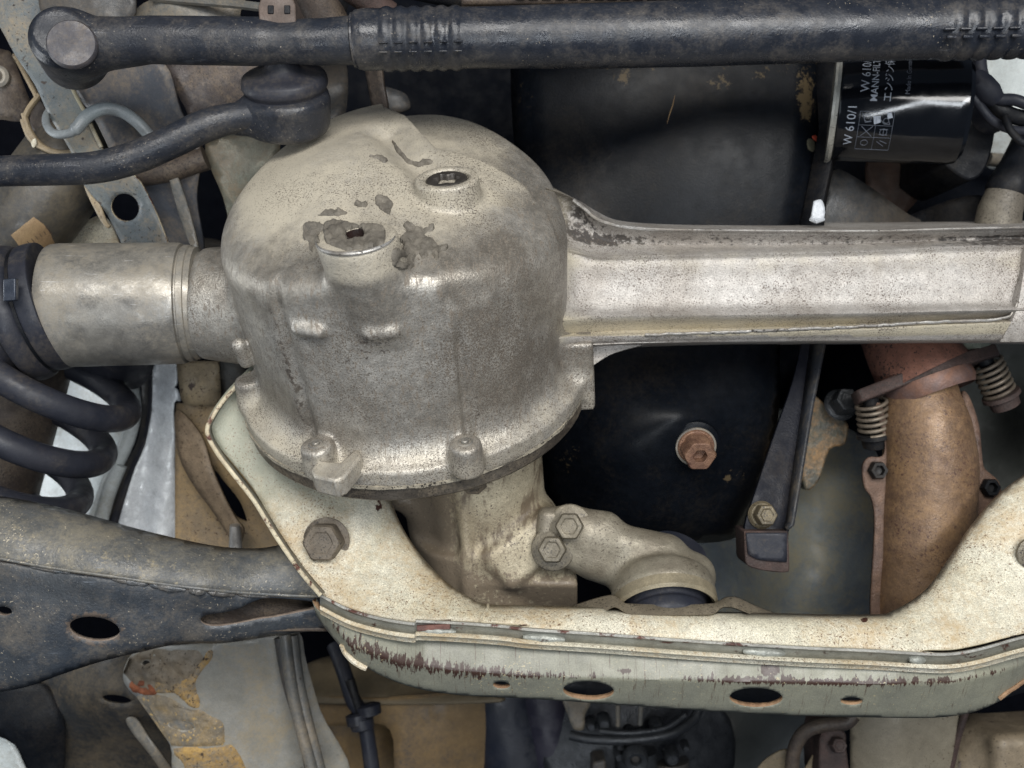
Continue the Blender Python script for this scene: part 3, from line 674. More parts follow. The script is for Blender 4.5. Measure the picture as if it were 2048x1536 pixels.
# ================================================================== crossmember (subframe)
cross = thing('crossmember', 'cream and grey-green painted crossmember below the differential, scraped and rusty along its lower face', 'crossmember', tuple(P(1350, 1300, -.05)))
inner = cr([(560, 640), (560, 640), (700, 860), (770, 975), (800, 1045), (838, 1105), (888, 1160), (940, 1195), (975, 1208), (1080, 1211), (1250, 1216), (1400, 1222), (1545, 1226), (1740, 1229), (1790, 1219), (1850, 1180), (1895, 1120), (1935, 1060), (1985, 1000), (2040, 955), (2120, 910), (2200, 890), (2200, 890)], 6)
outer = cr([(2200, 1235), (2200, 1235), (2048, 1266), (1960, 1288), (1905, 1298), (1860, 1299), (1838, 1302), (1838, 1304), (1400, 1282), (1062, 1257), (1060, 1250), (1000, 1246), (900, 1241), (830, 1243), (770, 1235), (700, 1217), (660, 1200), (636, 1184), (600, 1128), (556, 1062), (505, 975), (440, 895), (418, 855), (420, 830), (455, 780), (530, 700), (560, 640), (560, 640)], 5)
top_out = np.concatenate([inner, outer])
ch = tps([(560, 660, -.10), (480, 790, -.085), (430, 860, -.075), (640, 860, -.085), (600, 960, -.07), (520, 980, -.066), (740, 980, -.072), (600, 1110, -.045), (780, 1100, -.055), (650, 1190, -.022), (760, 1190, -.022), (900, 1190, -.022),
          (720, 1220, -.012), (850, 1240, -.004), (1000, 1225, -.006), (1000, 1250, .006), (1250, 1230, .0), (1250, 1265, .010), (1500, 1240, .0), (1500, 1285, .010), (1740, 1245, -.002), (1740, 1298, .010), (1860, 1220, -.012), (1860, 1295, .008), (1950, 1280, .004), (1960, 1120, -.035), (2048, 1260, .0), (2048, 1120, -.03), (2060, 980, -.05), (2200, 1220, -.01), (2200, 920, -.06)])
innp = [tuple(p) for p in inner[6:]]
def hx(x, y):
    d = dpoly(x, y, innp); R = 34 + 34 * sm(1000, 780, np.asarray(x)) + 40 * sm(1760, 1900, np.asarray(x))
    return ch(x, y) - roll(d, R, .020)
g = sheet(top_out, hx, step=11); xx, yy = g[3][:, 0], g[3][:, 1]
rub = .55 * sm(26, 4, dpoly(xx, yy, [tuple(p) for p in outer])) * (fbm(xx, yy, 4, 3, .02) > .1)
def blot(x, y, cx, cy, rx, ry, s=.8): return s * np.exp(-((x - cx) / rx) ** 2 - ((y - cy) / ry) ** 2)
rub = np.maximum(rub * .55, blot(xx, yy, 1728, 1242, 9, 7, 1.0)); rub = np.maximum(rub, blot(xx, yy, 757, 1010, 8, 18, .8))
add('upper_shell', g[:2], [CREAM, CREAM_RIM], cross, solid=.003, rim=1, attr={'stain': rub, 'dust': .75 * sm(1150, 900, yy) * sm(820, 620, xx) + .25 * sm(1180, 1215, yy) * sm(1262, 1240, yy) * 0}, sharp=50)
# raised lip along the outer edge of the left leg (stands toward the viewer)
def strip(pts_top, pts_bot, z1, z2, n=120):
    a = resample([P(x, y, z) for x, y, z in pts_top], n); b = resample([P(x, y, z) for x, y, z in pts_bot], n)
    V = np.concatenate([a, b]); F = [[i, n + i, n + i + 1, i + 1] for i in range(n - 1)]; return V, F
lipc = cr([(500, 742), (455, 785), (424, 828), (412, 862), (432, 905), (470, 955), (505, 1000), (530, 1040), (556, 1082), (600, 1145), (640, 1192)], 10)
za = ch(lipc[:, 0], lipc[:, 1])
lipo = [np.array(P(x + 4, y - 2, z - .002)) for (x, y), z in zip(lipc, za)]
lipi = [np.array(P(x - 2, y + 2, z + .017)) for (x, y), z in zip(lipc, za)]
w_ = np.array([lipo, lipi]); n_ = len(lipo)
gl = (np.concatenate([w_[0], w_[1]]), [[i, i + 1, n_ + i + 1, n_ + i] for i in range(n_ - 1)])
add('leg_lip', gl, [mat('lip_inner_paint', C(96, 92, 84), C(70, 68, 64), .55, 0, 20, .8, .2, dust=(C(150, 142, 120), .35, 20), bump=.3), CREAM_RIM], cross, solid=.0035, rim=1, sharp=60)
# seam strips between the upper and the lower shell
seam_top = cr([(640, 1188, -.018), (700, 1218, -.006), (770, 1237, .006), (830, 1246, .014), (830, 1246, .014), (832, 1240, .016), (832, 1240, .016), (900, 1243, .016), (1000, 1250, .015), (1060, 1257, .015), (1200, 1266, .015), (1400, 1281, .015), (1600, 1293, .015), (1740, 1299, .015), (1840, 1305, .014), (1900, 1306, .012), (1960, 1296, .010), (2048, 1272, .006), (2200, 1240, -.004)], 8)
def off(c, dy, dz): return [P(x, y + dy * 1.0, z + dz) for x, y, z in c]
r1 = off(seam_top, -2, -.006); r2 = off(seam_top, 0, .0); r3 = off(seam_top, 5, .0012); r4 = off(seam_top, 7, -.001)
add('seam_edge', loft([r1, r2, r3, r4, off(seam_top, 7, -.008)], 300), SEAM, cross, sharp=50)
main = [p for p in seam_top if p[0] >= 640]
r5 = off(main, 6.5, -.002); r6 = off(main, 22, -.008); r7 = off(main, 23, .000); r8 = off(main, 31, .003); r9 = off(main, 33, -.002); r10 = off(main, 40, -.004)
add('seam_web', loft([r5, r6], 260), mat('seam_web_grey', C(146, 147, 140), C(122, 122, 114), .45, .2, 20, .8, .2, rust=(C(80, 48, 42), .2, 40), bump=.3), cross, sharp=60)
add('lower_lip', loft([r6, r7, r8, r9, r10], 260), [CREAM], cross, sharp=50)
# lower shell: the scraped grey-green face with its round holes
low_top = [(p[0], p[1] + 33) for p in main]
lower = cr([(624, 1200), (624, 1200), (640, 1222), (700, 1248), (770, 1268), (830, 1277), (1000, 1283), (1200, 1298), (1400, 1312), (1740, 1330), (1900, 1337), (2048, 1303), (2200, 1270), (2200, 1270), (2200, 1300), (2200, 1300), (2048, 1368), (2012, 1395), (1965, 1418), (1920, 1430), (1850, 1436), (1700, 1434), (1560, 1430), (1400, 1421), (1200, 1407), (1050, 1397), (960, 1393), (900, 1388), (830, 1376), (760, 1350), (700, 1312), (655, 1262), (632, 1230), (624, 1200)][:-1], 5, False)
crease = [(640, 1215), (700, 1290), (800, 1325), (900, 1340), (1050, 1352), (1250, 1358), (1500, 1364), (1740, 1368), (1900, 1366), (2000, 1345), (2100, 1305), (2200, 1280)]
def hl(x, y):
    x = np.asarray(x, float); y = np.asarray(y, float)
    cy = np.interp(x, [p[0] for p in crease], [p[1] for p in crease]); base = np.interp(x, [620, 700, 850, 1800, 1950, 2050, 2200], [-.034, -.010, .008, .010, .002, -.010, -.03])
    up = np.clip(cy - y, 0, None); dn = np.clip(y - cy, 0, None)
    return base - up * .00013 - dn * .00034 - roll(dpoly(x, y, [tuple(p) for p in lower[75:]]), 14, .004)
HOLES = [ell(1177, 1381, 51, 18.5, 2), ell(1512, 1395, 53, 19, 1), ell(1003, 1370, 17, 7, 3, 16), ell(1703, 1402, 22, 7.5, 1, 16), ell(2034, 1374, 44, 17, -28), ell(716, 1316, 27, 9, 40, 20)]
HOLES = HOLES[:4]
g = sheet(lower, hl, HOLES, step=5); xx, yy = g[3][:, 0], g[3][:, 1]
cy = np.interp(xx, [p[0] for p in crease], [p[1] for p in crease])
amt = np.interp(xx, [620, 680, 760, 900, 1020, 1100, 1250, 1330, 1450, 1640, 1760, 1900, 2000, 2048], [.2, .6, .72, .72, .7, .55, .35, .3, .8, .95, .8, .6, .5, .2])
wd = np.interp(xx, [620, 700, 800, 950, 1100, 1300, 1700, 2048], [20, 26, 24, 18, 10, 9, 10, 8])
streaks = fbm(xx + (yy - cy) * .25, yy * .04, 3, 3, .22)
rustv = amt * np.exp(-((yy - cy + 3 + 4 * streaks) / (wd * (.9 + .9 * streaks))) ** 2) * .95
rustv = np.maximum(rustv, blot(xx, yy, 1541, 1340, 24, 15, 1.1))
rustv = np.maximum(rustv, blot(xx, yy, 1888, 1360, 16, 10, .9)); rustv = np.maximum(rustv, blot(xx, yy, 1250, 1342, 16, 6, .9))
sg = mat('scraped_sage_shell', C(138, 137, 120), C(114, 114, 103), .42, .0, 8, .7, .10, speck=(C(160, 150, 120), .40, 420), bump=.15, stain=C(58, 40, 33), stsc=(480, 95, 100), rvar=.08, streak=(C(92, 82, 70), .10, (520, 16, 60)))
lshell = add('lower_shell', g[:2], [sg, RUST_RIM], cross, solid=.004, rim=1, attr={'stain': rustv}, sharp=50)
# inner wall of the box section, seen dark through the holes; underside return
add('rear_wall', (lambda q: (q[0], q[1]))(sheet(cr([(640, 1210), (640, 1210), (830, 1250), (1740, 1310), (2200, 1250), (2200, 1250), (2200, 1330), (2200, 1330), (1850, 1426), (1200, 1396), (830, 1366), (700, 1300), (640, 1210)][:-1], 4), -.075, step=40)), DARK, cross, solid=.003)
# cut-out edges left and right of the shell
for pts in ([(684, 1290), (690, 1304), (704, 1320), (722, 1332), (733, 1336)], [(1998, 1397), (2014, 1384), (2030, 1374), (2044, 1364), (2070, 1350)]):
    c = cr(pts, 6); add('cut_edge', tube([P(x, y, hl(x, y) + .001) for x, y in c], .0026, 8, flat=.8), RUST_RIM if pts[0][0] > 900 else CREAM, cross, label='rounded cut edge of the lower shell')
# weld beads on the seam
def bead(x0, x1, dy, r, par, mats, curve=None, lab=None, seed=1, squash=1.0):
    xs = np.linspace(x0, x1, 26); f = curve or (lambda x: np.interp(x, seam_top[:, 0], seam_top[:, 1]))
    zf = lambda x: np.interp(x, seam_top[:, 0], seam_top[:, 2])
    pth = np.array([P(x, f(x) + dy, zf(x) - .003) for x in xs]); rr = r * np.sqrt(np.clip(np.sin(np.linspace(.12, math.pi - .12, 26)), 0, 1)) * (1 + .14 * fbm(xs * .11, 0, seed, 2))
    return add('weld_bead', tube(pth, rr, 12, flat=squash), mats, par, label=lab)
WELD = mat('painted_weld', C(150, 152, 144), C(124, 126, 120), .38, .2, 60, .8, .2, rust=(C(84, 48, 40), .15, 50), bump=.8, bscale=240)
for (a, b, dy, s_) in [(838, 912, 18, 1), (1046, 1130, 15, 2), (1486, 1570, 13, 3), (1818, 1850, 12, 4)]: bead(a, b, dy + 3, .0042, cross, WELD, seed=s_)
# overlap step at the joint on the left
add('overlap_tab', prism([(833, 1252), (900, 1248), (901, 1259), (834, 1263)], .0, .0165), mat('rusty_tab', C(108, 72, 62), C(86, 58, 52), .6, 0, 50, .8, .3, bump=.5), cross, bevel=.0006)
# seam line across the bar near the left bend, right-hand fold
jb = [P(x, y, hx(np.array([x]), np.array([y]))[0] + .0004) for x, y in [(976, 1210), (975, 1218), (968, 1228), (962, 1238), (960, 1246)]]
add('joint_line', tube(cr(jb, 4), .0013, 6), CREAM, cross)
# big bolt on the left leg
pb = P(652, 1082, ch(np.array([652.]), np.array([1082.]))[0] + .0015); axb = nrm((-.02, -.10, .99))
bolt(pb, nrm((-.06, .05, 1)), px(40, -.05), .017, mat('brown_dusty_bolt', C(112, 102, 88), C(88, 80, 70), .6, .1, 30, .8, .2, speck=SPK, bump=.35), cross, name='bolt', washer=px(47, -.05), label='large dusty hex bolt on the left leg', phase=.3)
add('bolt_socket', lathe([(0, 0), (px(30), 0), (px(33), .001), (px(33), .004), (px(22), .0045), (px(21), .002), (0, .002)], P(2062, 1106, -.030), (0, 0, 1), 36), BOLT, cross, label='round bolt head at the right edge of the crossmember')
# ================================================================== output joint, left of the differential
cj = thing('output_joint', 'grey steel cylindrical drive shaft joint with grooves left of the differential', 'drive joint', tuple(P(240, 605, -.085)))
ja = nrm(P(60, 612, -.072) - P(400, 606, -.088)); jo = P(412, 606, -.088); JL = np.linalg.norm(P(104, 611, -.074) - P(412, 606, -.088)); R0 = px(121, -.085)
pr = [(0, -.004), (px(100, -.085), -.004), (px(102, -.085), .004), (px(106, -.085), .005), (px(112, -.085), .0055), (px(113, -.085), .010), (px(116, -.085), .0108), (px(116.5, -.085), .0155),
      (px(113, -.085), .0162), (px(113, -.085), .0176), (px(119, -.085), .0184), (R0, .0215), (R0 * 1.004, .05), (R0 * 1.006, JL - .010), (R0 * .995, JL - .004), (R0 * .97, JL - .0015), (R0 * .90, JL), (0, JL)]
add('housing', lathe(pr, jo, ja, 96), STEEL, cj, sharp=28)
bo = thing('rubber_boot', 'black rubber boot clamped over the left end of the drive joint', 'boot', tuple(P(30, 640, -.075)))
b0 = jo + ja * (JL + .0)
prof = [(R0 * .7, -.004), (R0 * 1.0, -.004), (R0 * 1.045, -.002), (R0 * 1.055, .004), (R0 * 1.04, .0105), (R0 * .985, .012), (R0 * .985, .0135), (R0 * 1.06, .015), (R0 * 1.12, .022), (R0 * 1.10, .030), (R0 * .92, .035), (R0 * .90, .038), (R0 * 1.02, .046), (R0 * 1.0, .054), (R0 * .80, .060), (R0 * .86, .072), (R0 * .6, .09), (0, .10)]
bx_ = nrm(ja + np.array([-.0, -.26, -.02]))
add('boot_body', lathe([(p[0], p[1]) for p in cr([np.array(q) for q in prof], 4)], b0, bx_, 72), RUBBER, bo, sharp=60)
add('clamp_band', lathe([(R0 * 1.0, .0115), (R0 * 1.028, .0115), (R0 * 1.028, .0148), (R0 * 1.0, .0148)], b0, bx_, 72), DARK, bo, sharp=30)
add('clamp_ear', box(P(22, 580, -.006), (nrm((1, .1, 0)), (0, 1, 0), (0, 0, 1)), (.005, .009, .003)), mat('clamp_blue_steel', C(48, 54, 66), C(40, 46, 56), .4, .3, 30, .7, .2, bump=.2), bo, bevel=.001)
# ================================================================== tie rod along the top
tr = thing('tie_rod', 'thick black steering tie rod with ribbed clamp sleeves across the top', 'tie rod', tuple(P(1000, 75, .01)))
zc = 0.0
def rod_r(x): return px(np.interp(x, [150, 260, 400, 520, 560, 650, 700, 712, 714, 730, 760, 930, 960, 1150, 1400, 1700, 2100], [52, 46, 47, 47, 44, 45, 47, 47, 57, 60, 59, 59, 59, 62, 64, 61, 58]), zc)
ctr = lambda x: np.interp(x, [150, 300, 500, 640, 720, 940, 1200, 1500, 2100], [87, 80, 83, 84, 80, 76, 72, 64, 52])
xs = np.concatenate([np.arange(120, 706, 8.)]); add('rod_end', tube([P(x, ctr(x), zc) for x in xs], [rod_r(x) * (1 - .05 * math.exp(-((x - 575) / 30) ** 2)) for x in xs], 40), BLACK, tr, sharp=40)
xs = np.concatenate([np.arange(706, 2140, 4.)])
def slv(x):
    r = rod_r(max(x, 714.)) * (1 if x > 712 else .93)
    for c in list(np.linspace(776, 912, 6)): r += px(4.0) * math.exp(-((x - c) / 9.) ** 4)
    for c in list(np.linspace(1895, 2090, 7)): r += px(4.5) * math.exp(-((x - c) / 11.) ** 4)
    return r
add('sleeve', tube([P(x, ctr(x), zc) for x in xs], [slv(x) for x in xs], 56), BLACKROD, tr, sharp=40)
def slot(x, dy, w, h, m=DARK):      # the raised crimp bars along the sleeve
    y = ctr(x) + dy; r = slv(x); off_ = min(abs(dy * S / r), .95); z = zc + r * math.sqrt(1 - off_ ** 2)
    n = nrm((0, -dy * S, z - zc)); t = np.array([1., 0, 0]); return add('crimp', box(P(x, y, z) - n * .0005, (t, np.cross(n, t), n), (px(w), px(h), .0016)), m, tr, bevel=.0007)
for x in np.linspace(766, 916, 6): slot(x, 6, 9, 1.8, BLACKROD); slot(x, 25, 9, 1.8, BLACKROD)
for x in np.linspace(1900, 2030, 5): slot(x, 2, 11, 2.5, BLACKROD); slot(x + 4, 18, 10, 3, BLACKROD)
# ball joint eye at the left end
def eye(X, Y, Z):
    o = P(132, 88, .0); w = nrm((.18, .05, 1))
    d = d_cyl(X, Y, Z, o - w * .035, o + w * .018, px(68), px(62), .006)
    d = smin(d, d_caps(X, Y, Z, o + np.array([.02, 0, -.004]), P(300, 82, -.0), px(52), px(44)), .016)
    d = smin(d, d_cyl(X, Y, Z, o + w * .010, o + w * .024, px(55), px(52), .003), .003)
    d = smax(d, -smax(np.abs(np.sqrt(sum(q * q for q in loc3(X, Y, Z, o, *frame(w))[:2])) - px(49)) - .0006, -(loc3(X, Y, Z, o, *frame(w))[2] - .0228), .001), .001)
    return d
add('ball_joint_eye', sdf(eye, (-.42, .21, -.05), (-.27, .335, .05), .0016), BLACK, tr, sharp=None, label='round ball joint eye at the left end')
rv = P(132, 88, .026); add('cap', lathe([(0, .001), (px(44), .0005), (px(47), -.001), (px(48), -.004)], rv + np.array([.0036, .001, -.001]), nrm((.18, .05, 1)), 48), mat('dusty_cap', C(72, 70, 74), C(60, 60, 66), .5, .1, 20, .8, .2, dust=(C(98, 88, 78), .3, 40), bump=.3), tr, sharp=40)
cl = thing('hose_clip', 'brown plastic clip standing on the black tie rod', 'clip', tuple(P(558, 30, -.01)))
add('clip_body', prism(cr([(519, 52), (519, 52), (516, 12), (516, 12), (530, -30), (530, -30), (575, -30), (575, -30), (590, 8), (590, 8), (592, 45), (592, 45), (560, 54)], 3), -.03, .013), BRCLIP, cl, bevel=.0012)
for x in (535, 568): add('slot', prism([(x, 10), (x + 12, 10), (x + 12, 27), (x, 27)], .010, .0142), DARK, cl, bevel=.0006)
# ================================================================== steering arm with ball joint boot, left
sa = thing('steering_arm', 'black curved steering arm with a ball joint and rubber boot left of the dome', 'steering arm', tuple(P(400, 270, -.02)))
ap = cr([(-120, 350, -.01), (-10, 343, -.01), (90, 340, -.01), (190, 335, -.012), (270, 315, -.015), (340, 285, -.018), (410, 252, -.022), (470, 236, -.026), (530, 228, -.03), (580, 225, -.035)], 8)
rr = np.interp(ap[:, 0], [-120, 0, 250, 420, 500, 580], [34, 34, 36, 36, 33, 40])
add('arm_bar', tube([P(*p) for p in ap], [px(r, 0) for r in rr], 32, flat=.9), BLACK, sa, sharp=40)
def bj(X, Y, Z):
    o = P(582, 222, -.04); w = nrm((-.02, .80, .60))
    d = d_cyl(X, Y, Z, o - w * .020, o + w * .016, px(72, -.04), px(84, -.04), .010)
    d = smin(d, d_caps(X, Y, Z, o, P(480, 238, -.032), .022, .014), .012)
    return d
add('ball_joint', sdf(bj, (-.26, .16, -.10), (-.12, .29, .02), .0017), BLACK, sa, sharp=None)
w = nrm((-.02, .80, .60)); o = P(574, 195, -.038)
add('boot', lathe([tuple(q) for q in cr([np.array(q) for q in [(px(82, -.04), .001), (px(84, -.04), .006), (px(80, -.04), .011), (px(80, -.04), .013), (px(85, -.04), .017), (px(84, -.04), .022), (px(76, -.04), .026), (px(40, -.04), .030), (px(28, -.04), .040), (px(26, -.04), .055)]], 4)], o - w * .006, w, 56), RUBBER, sa, sharp=60)
# ================================================================== lower control arm, left
ca = thing('control_arm', 'scuffed dark steel control arm with oval holes and a welded seam, left of the crossmember', 'control arm', tuple(P(300, 1200, -.04)))
up = cr([(-80, 985), (-80, 985), (0, 992), (90, 1008), (180, 1030), (270, 1056), (370, 1080), (450, 1094), (520, 1096), (566, 1088), (566, 1088), (610, 1145), (650, 1196), (650, 1196), (560, 1192), (460, 1184), (350, 1174), (220, 1153), (100, 1138), (0, 1120), (-80, 1110), (-80, 1110)], 5)
tope = [tuple(p) for p in cr([(-80, 985), (0, 992), (90, 1008), (180, 1030), (270, 1056), (370, 1080), (450, 1094), (520, 1096), (566, 1088)], 4)]
seamc = cr([(-80, 1110), (0, 1120), (100, 1138), (220, 1155), (350, 1174), (460, 1186), (560, 1192), (640, 1194)], 4); seaml = [tuple(p) for p in seamc]
hb = tps([(-80, 1050, .0), (-80, 1300, -.01), (100, 1080, -.002), (300, 1110, -.012), (500, 1140, -.03), (640, 1180, -.046), (0, 1120, .008), (200, 1150, .002), (400, 1180, -.012), (0, 1300, -.004), (200, 1300, -.014), (400, 1240, -.022), (600, 1240, -.05)])
def hu(x, y): d = dpoly(x, y, tope); return hb(x, y) + .004 - roll(d, 95, .045) + .0
g = sheet(up, hu, step=12); xx, yy = g[3][:, 0], g[3][:, 1]
add('upper_half', g[:2], ARM_T, ca, solid=.003, sharp=50, attr={'stain': .38 * sm(0, 60, dpoly(xx, yy, tope)) * sm(700, 300, xx)})
web = cr([(-80, 1110), (-80, 1110), (0, 1122), (100, 1140), (220, 1157), (350, 1176), (460, 1188), (560, 1194), (640, 1196), (640, 1196), (648, 1230), (650, 1252), (640, 1260), (640, 1260), (560, 1270), (450, 1286), (360, 1288), (290, 1302), (200, 1324), (120, 1350), (60, 1372), (0, 1384), (-80, 1392), (-80, 1392)], 5)
tear = cr([(401, 1240), (412, 1230), (440, 1226), (475, 1218), (505, 1204), (535, 1196), (600, 1200), (634, 1206), (636, 1216), (590, 1226), (550, 1234), (520, 1238), (480, 1246), (440, 1252), (412, 1250)], 4, True)
bote = [tuple(p) for p in cr([(640, 1262), (560, 1270), (450, 1286), (360, 1288), (290, 1302), (200, 1324), (120, 1350), (60, 1372), (0, 1384), (-80, 1392)], 4)]
def hw(x, y): return hb(x, y) - .004 + .004 * sm(60, 0, np.abs(dpoly(x, y, seaml))) - roll(dpoly(x, y, bote), 26, .010)
g = sheet(web, hw, [ell(189, 1258, 51, 24, 7), ell(7, 1222, 17, 9, 6, 18), tear], step=10); xx, yy = g[3][:, 0], g[3][:, 1]
ring = np.clip(1.15 - dpoly(xx, yy, ell(189, 1258, 51, 24, 7), True) / 26, 0, 1) * .55
add('web_plate', g[:2], [ARM_L, RIM2], ca, solid=.004, rim=1, sharp=50, attr={'stain': np.clip(ring + .35 * sm(1330, 1390, yy), 0, 1)})
g = sheet(cr([(380, 1200), (380, 1200), (500, 1180), (640, 1196), (640, 1196), (655, 1262), (655, 1262), (560, 1262), (400, 1270), (400, 1270)], 4), lambda x, y: hb(x, y) - .024 + .018 * sm(1215, 1262, y) - .010 * sm(1220, 1190, y), step=12)
add('inner_channel', g[:2], BROWN, ca, solid=.003)
for i, (a, b, r) in enumerate([(224, 296, .0030), (300, 372, .0036), (378, 412, .0040), (416, 470, .0032), (478, 540, .0018), (60, 140, .0018)]):
    xs = np.linspace(a, b, 20); cy_ = np.interp(xs, seamc[:, 0], seamc[:, 1]); pth = [P(x, y + 2, hw(np.array([x]), np.array([y + 2]))[0] + .001) for x, y in zip(xs, cy_)]
    add('weld_bead', tube(pth, float(r) * np.sqrt(np.sin(np.linspace(.15, math.pi - .15, 20))) * (1 + .3 * fbm(xs * .12, 0, i, 2)), 10), mat('dark_weld', C(74, 80, 86), C(100, 94, 86), .4, .2, 60, .9, .3, bump=.9, bscale=240) if i == 0 else bpy.data.materials['dark_weld'], ca)
sl_ = cr([(-80, 1107), (0, 1117), (100, 1135), (220, 1152), (350, 1171), (460, 1183), (560, 1190), (640, 1193)], 6)
add('seam_lip', tube([P(x, y, hw(np.array([x]), np.array([y]))[0] + .0035) for x, y in sl_], .0014, 8), ARM_T, ca)
# ================================================================== coil spring, left
cs = thing('coil_spring', 'thick black coil spring at the left edge above the control arm', 'coil spring', tuple(P(40, 880, -.12)))
c0 = P(76, 742, -.125); e1 = nrm(P(26, 832, -.125) - c0) ; pitch = px(102, -.125); d1 = nrm(np.array([e1[1] * -1, e1[0], 0])); RC = px(192, -.125)
def coil(t0, t1, n):
    return [c0 + e1 * pitch * t / (2 * math.pi) + RC * (math.cos(t) * d1 - math.sin(t) * nrm(np.array([0, -.16, 1.]))) for t in np.linspace(t0, t1, n)]
add('coil', tube(coil(-2.4, 2 * math.pi * 3.2, 300), px(27, -.12), 24), RUBBER, cs, sharp=60)
add('damper_tube', tube([P(60, 690, -.21), P(-40, 1060, -.21)], .045, 40), BROWN, cs, sharp=40)
# ================================================================== engine oil pan (sump)
op = thing('oil_pan', 'large black painted engine oil pan behind the differential arm, with a browned drain bolt', 'oil pan', tuple(P(1330, 600, -.18)))
hs = tps([(1030, 60, -.17), (1030, 300, -.17), (1330, 60, -.133), (1330, 300, -.132), (1640, 60, -.14), (1640, 300, -.14), (1330, 500, -.140), (1090, 560, -.15), (1600, 560, -.15), (1300, 700, -.150), (1560, 700, -.160), (1180, 800, -.150), (1350, 770, -.134), (1350, 830, -.116), (1500, 800, -.145),
          (1350, 880, -.120), (1200, 900, -.140), (1500, 900, -.150), (1350, 980, -.142), (1300, 1060, -.165), (1140, 960, -.180), (1450, 1060, -.180)])
pan = cr([(1022, -60), (1022, -60), (1021, 140), (1026, 260), (1040, 400), (1060, 520), (1080, 700), (1082, 900), (1090, 980), (1120, 1040), (1200, 1075), (1320, 1085), (1460, 1080), (1500, 1030), (1530, 960), (1550, 880), (1560, 790), (1562, 680), (1590, 560), (1622, 440), (1640, 330), (1652, 200), (1656, 110), (1656, -60), (1656, -60)], 5)
pe = [tuple(p) for p in pan[4:]]
def hp(x, y): return hs(x, y) - roll(dpoly(x, y, pe, True), 60, .03)
g = sheet(pan, hp, step=14); xx, yy = g[3][:, 0], g[3][:, 1]
mud = .50 * sm(185, 120, yy) * (fbm(xx, yy, 8, 4, .018) > .02) * (xx > 1180)
for (cx, cy, rx, ry, s_) in [(1247, 155, 18, 20, .85), (1440, 165, 34, 22, .62), (1520, 150, 20, 16, .6), (1050, 190, 34, 90, .38), (1610, 180, 26, 60, .75), (1612, 210, 22, 44, .8), (1135, 920, 42, 50, .48), (1480, 950, 24, 34, .45), (1455, 958, 12, 6, .9), (1395, 345, 22, 10, .4), (1425, 905, 16, 22, .5)]: mud = np.maximum(mud, blot(xx, yy, cx, cy, rx, ry, s_))
pan_o = add('pan_shell', g[:2], SUMP, op, solid=.004, sharp=None, attr={'stain': mud * .9})
PB = bvh_of(pan_o)
add('scratch', tube([P(x, y, hp(np.array([x]), np.array([y]))[0] + .0003) for x, y in [(1350, 190), (1345, 212), (1338, 232), (1334, 248)]], [.0003, .0012, .0010, .0002], 6, flat=.5), STICK, op, label='pale stone scratch near the top of the pan')
n_, q_ = hit(PB, 1390, 890)
add('drain_seat', lathe([(0, -.004), (px(52, -.12), -.004), (px(50, -.12), .0015), (px(40, -.12), .0035), (0, .0035)], n_, nrm((0, -.28, .95)), 40), SUMP, op, sharp=30)
sb = bolt(n_ + nrm((0, -.28, .95)) * .0038, nrm((.02, -.36, .93)), px(35, -.11), .022, COPPER, op, name='drain_bolt', flange=px(38, -.11), hole=px(15, -.11), label='browned hex drain bolt', phase=.1)
add('washer', lathe([(px(30, -.11), 0), (px(41, -.11), 0), (px(41, -.11), .002), (px(30, -.11), .002)], n_ + nrm((0, -.28, .95)) * .0036, nrm((.0, -.30, .95)), 40), STEEL, sb, sharp=30)
# flange edge of the pan on the right
add('pan_flange', loft([[P(x, y, -.150) for x, y in [(1630, 90), (1640, 260), (1600, 470)]], [P(x, y, -.142) for x, y in [(1665, 90), (1672, 260), (1628, 470)]], [P(x, y, -.146) for x, y in [(1684, 90), (1690, 180), (1645, 400), (1640, 470)]]], 30), DARK, op, solid=.004)
add('paint_mark', draped(bvh_of(op.children[-1]) if False else PB, ell(1622, 290, 9, 15, -15, 18), .0008, 4, .4, 3, 4), mat('dull_green_mark', C(84, 78, 58), C(60, 60, 50), .6, 0, 40, .8, .2, bump=.3), op)
add('paint_mark', draped(PB, cr([(1622, 272), (1632, 270), (1640, 280), (1640, 292), (1634, 298), (1633, 286), (1626, 279)], 4, True), .0012, 3, .6, 4, 4), REDM, op, label='small red paint mark on the pan edge')
cp = thing('plastic_clip', 'small white broken plastic clip beside the black oil pan above the arm', 'clip', tuple(P(1636, 425, -.12)))
add('clip_plate', sheet(cr([(1628, 402), (1628, 402), (1642, 399), (1648, 410), (1650, 424), (1648, 438), (1648, 438), (1638, 443), (1622, 438), (1622, 438)], 3), -.105, step=6)[:2], WHITEM, cp, solid=.003)
add('clip_foot', tube([P(1622, 438, -.108), P(1632, 443, -.104), P(1646, 438, -.108)], .0022, 8), WHITEM, cp)
# ================================================================== engine oil filter with its print
of = thing('oil_filter', 'glossy black oil filter canister with white lettering and warning symbols, upper right', 'oil filter', tuple(P(1800, 215, -.13)))
fa = nrm(P(1930, 222, -.108) - P(1672, 213, -.135)); fo = P(1672, 213, -.135); RF = px(106, -.13); FL = np.linalg.norm(P(1930, 222, -.108) - P(1672, 213, -.135))
add('canister', lathe([(0, 0), (RF * .97, 0), (RF, .003), (RF, FL * .62), (RF * .985, FL * .64), (RF * .985, FL * .9), (RF * .95, FL * .965), (RF * .86, FL), (RF * .5, FL * 1.01), (0, FL * 1.01)], fo, fa, 96), FILTER, of, sharp=30)
V = []; F_ = []
add('gasket_rim', lathe([(0, -.0052), (RF * 1.05, -.0052), (RF * 1.06, -.003), (RF * 1.02, .0), (RF * .9, .0005)], fo, fa, 80), GASKET, of, sharp=40)
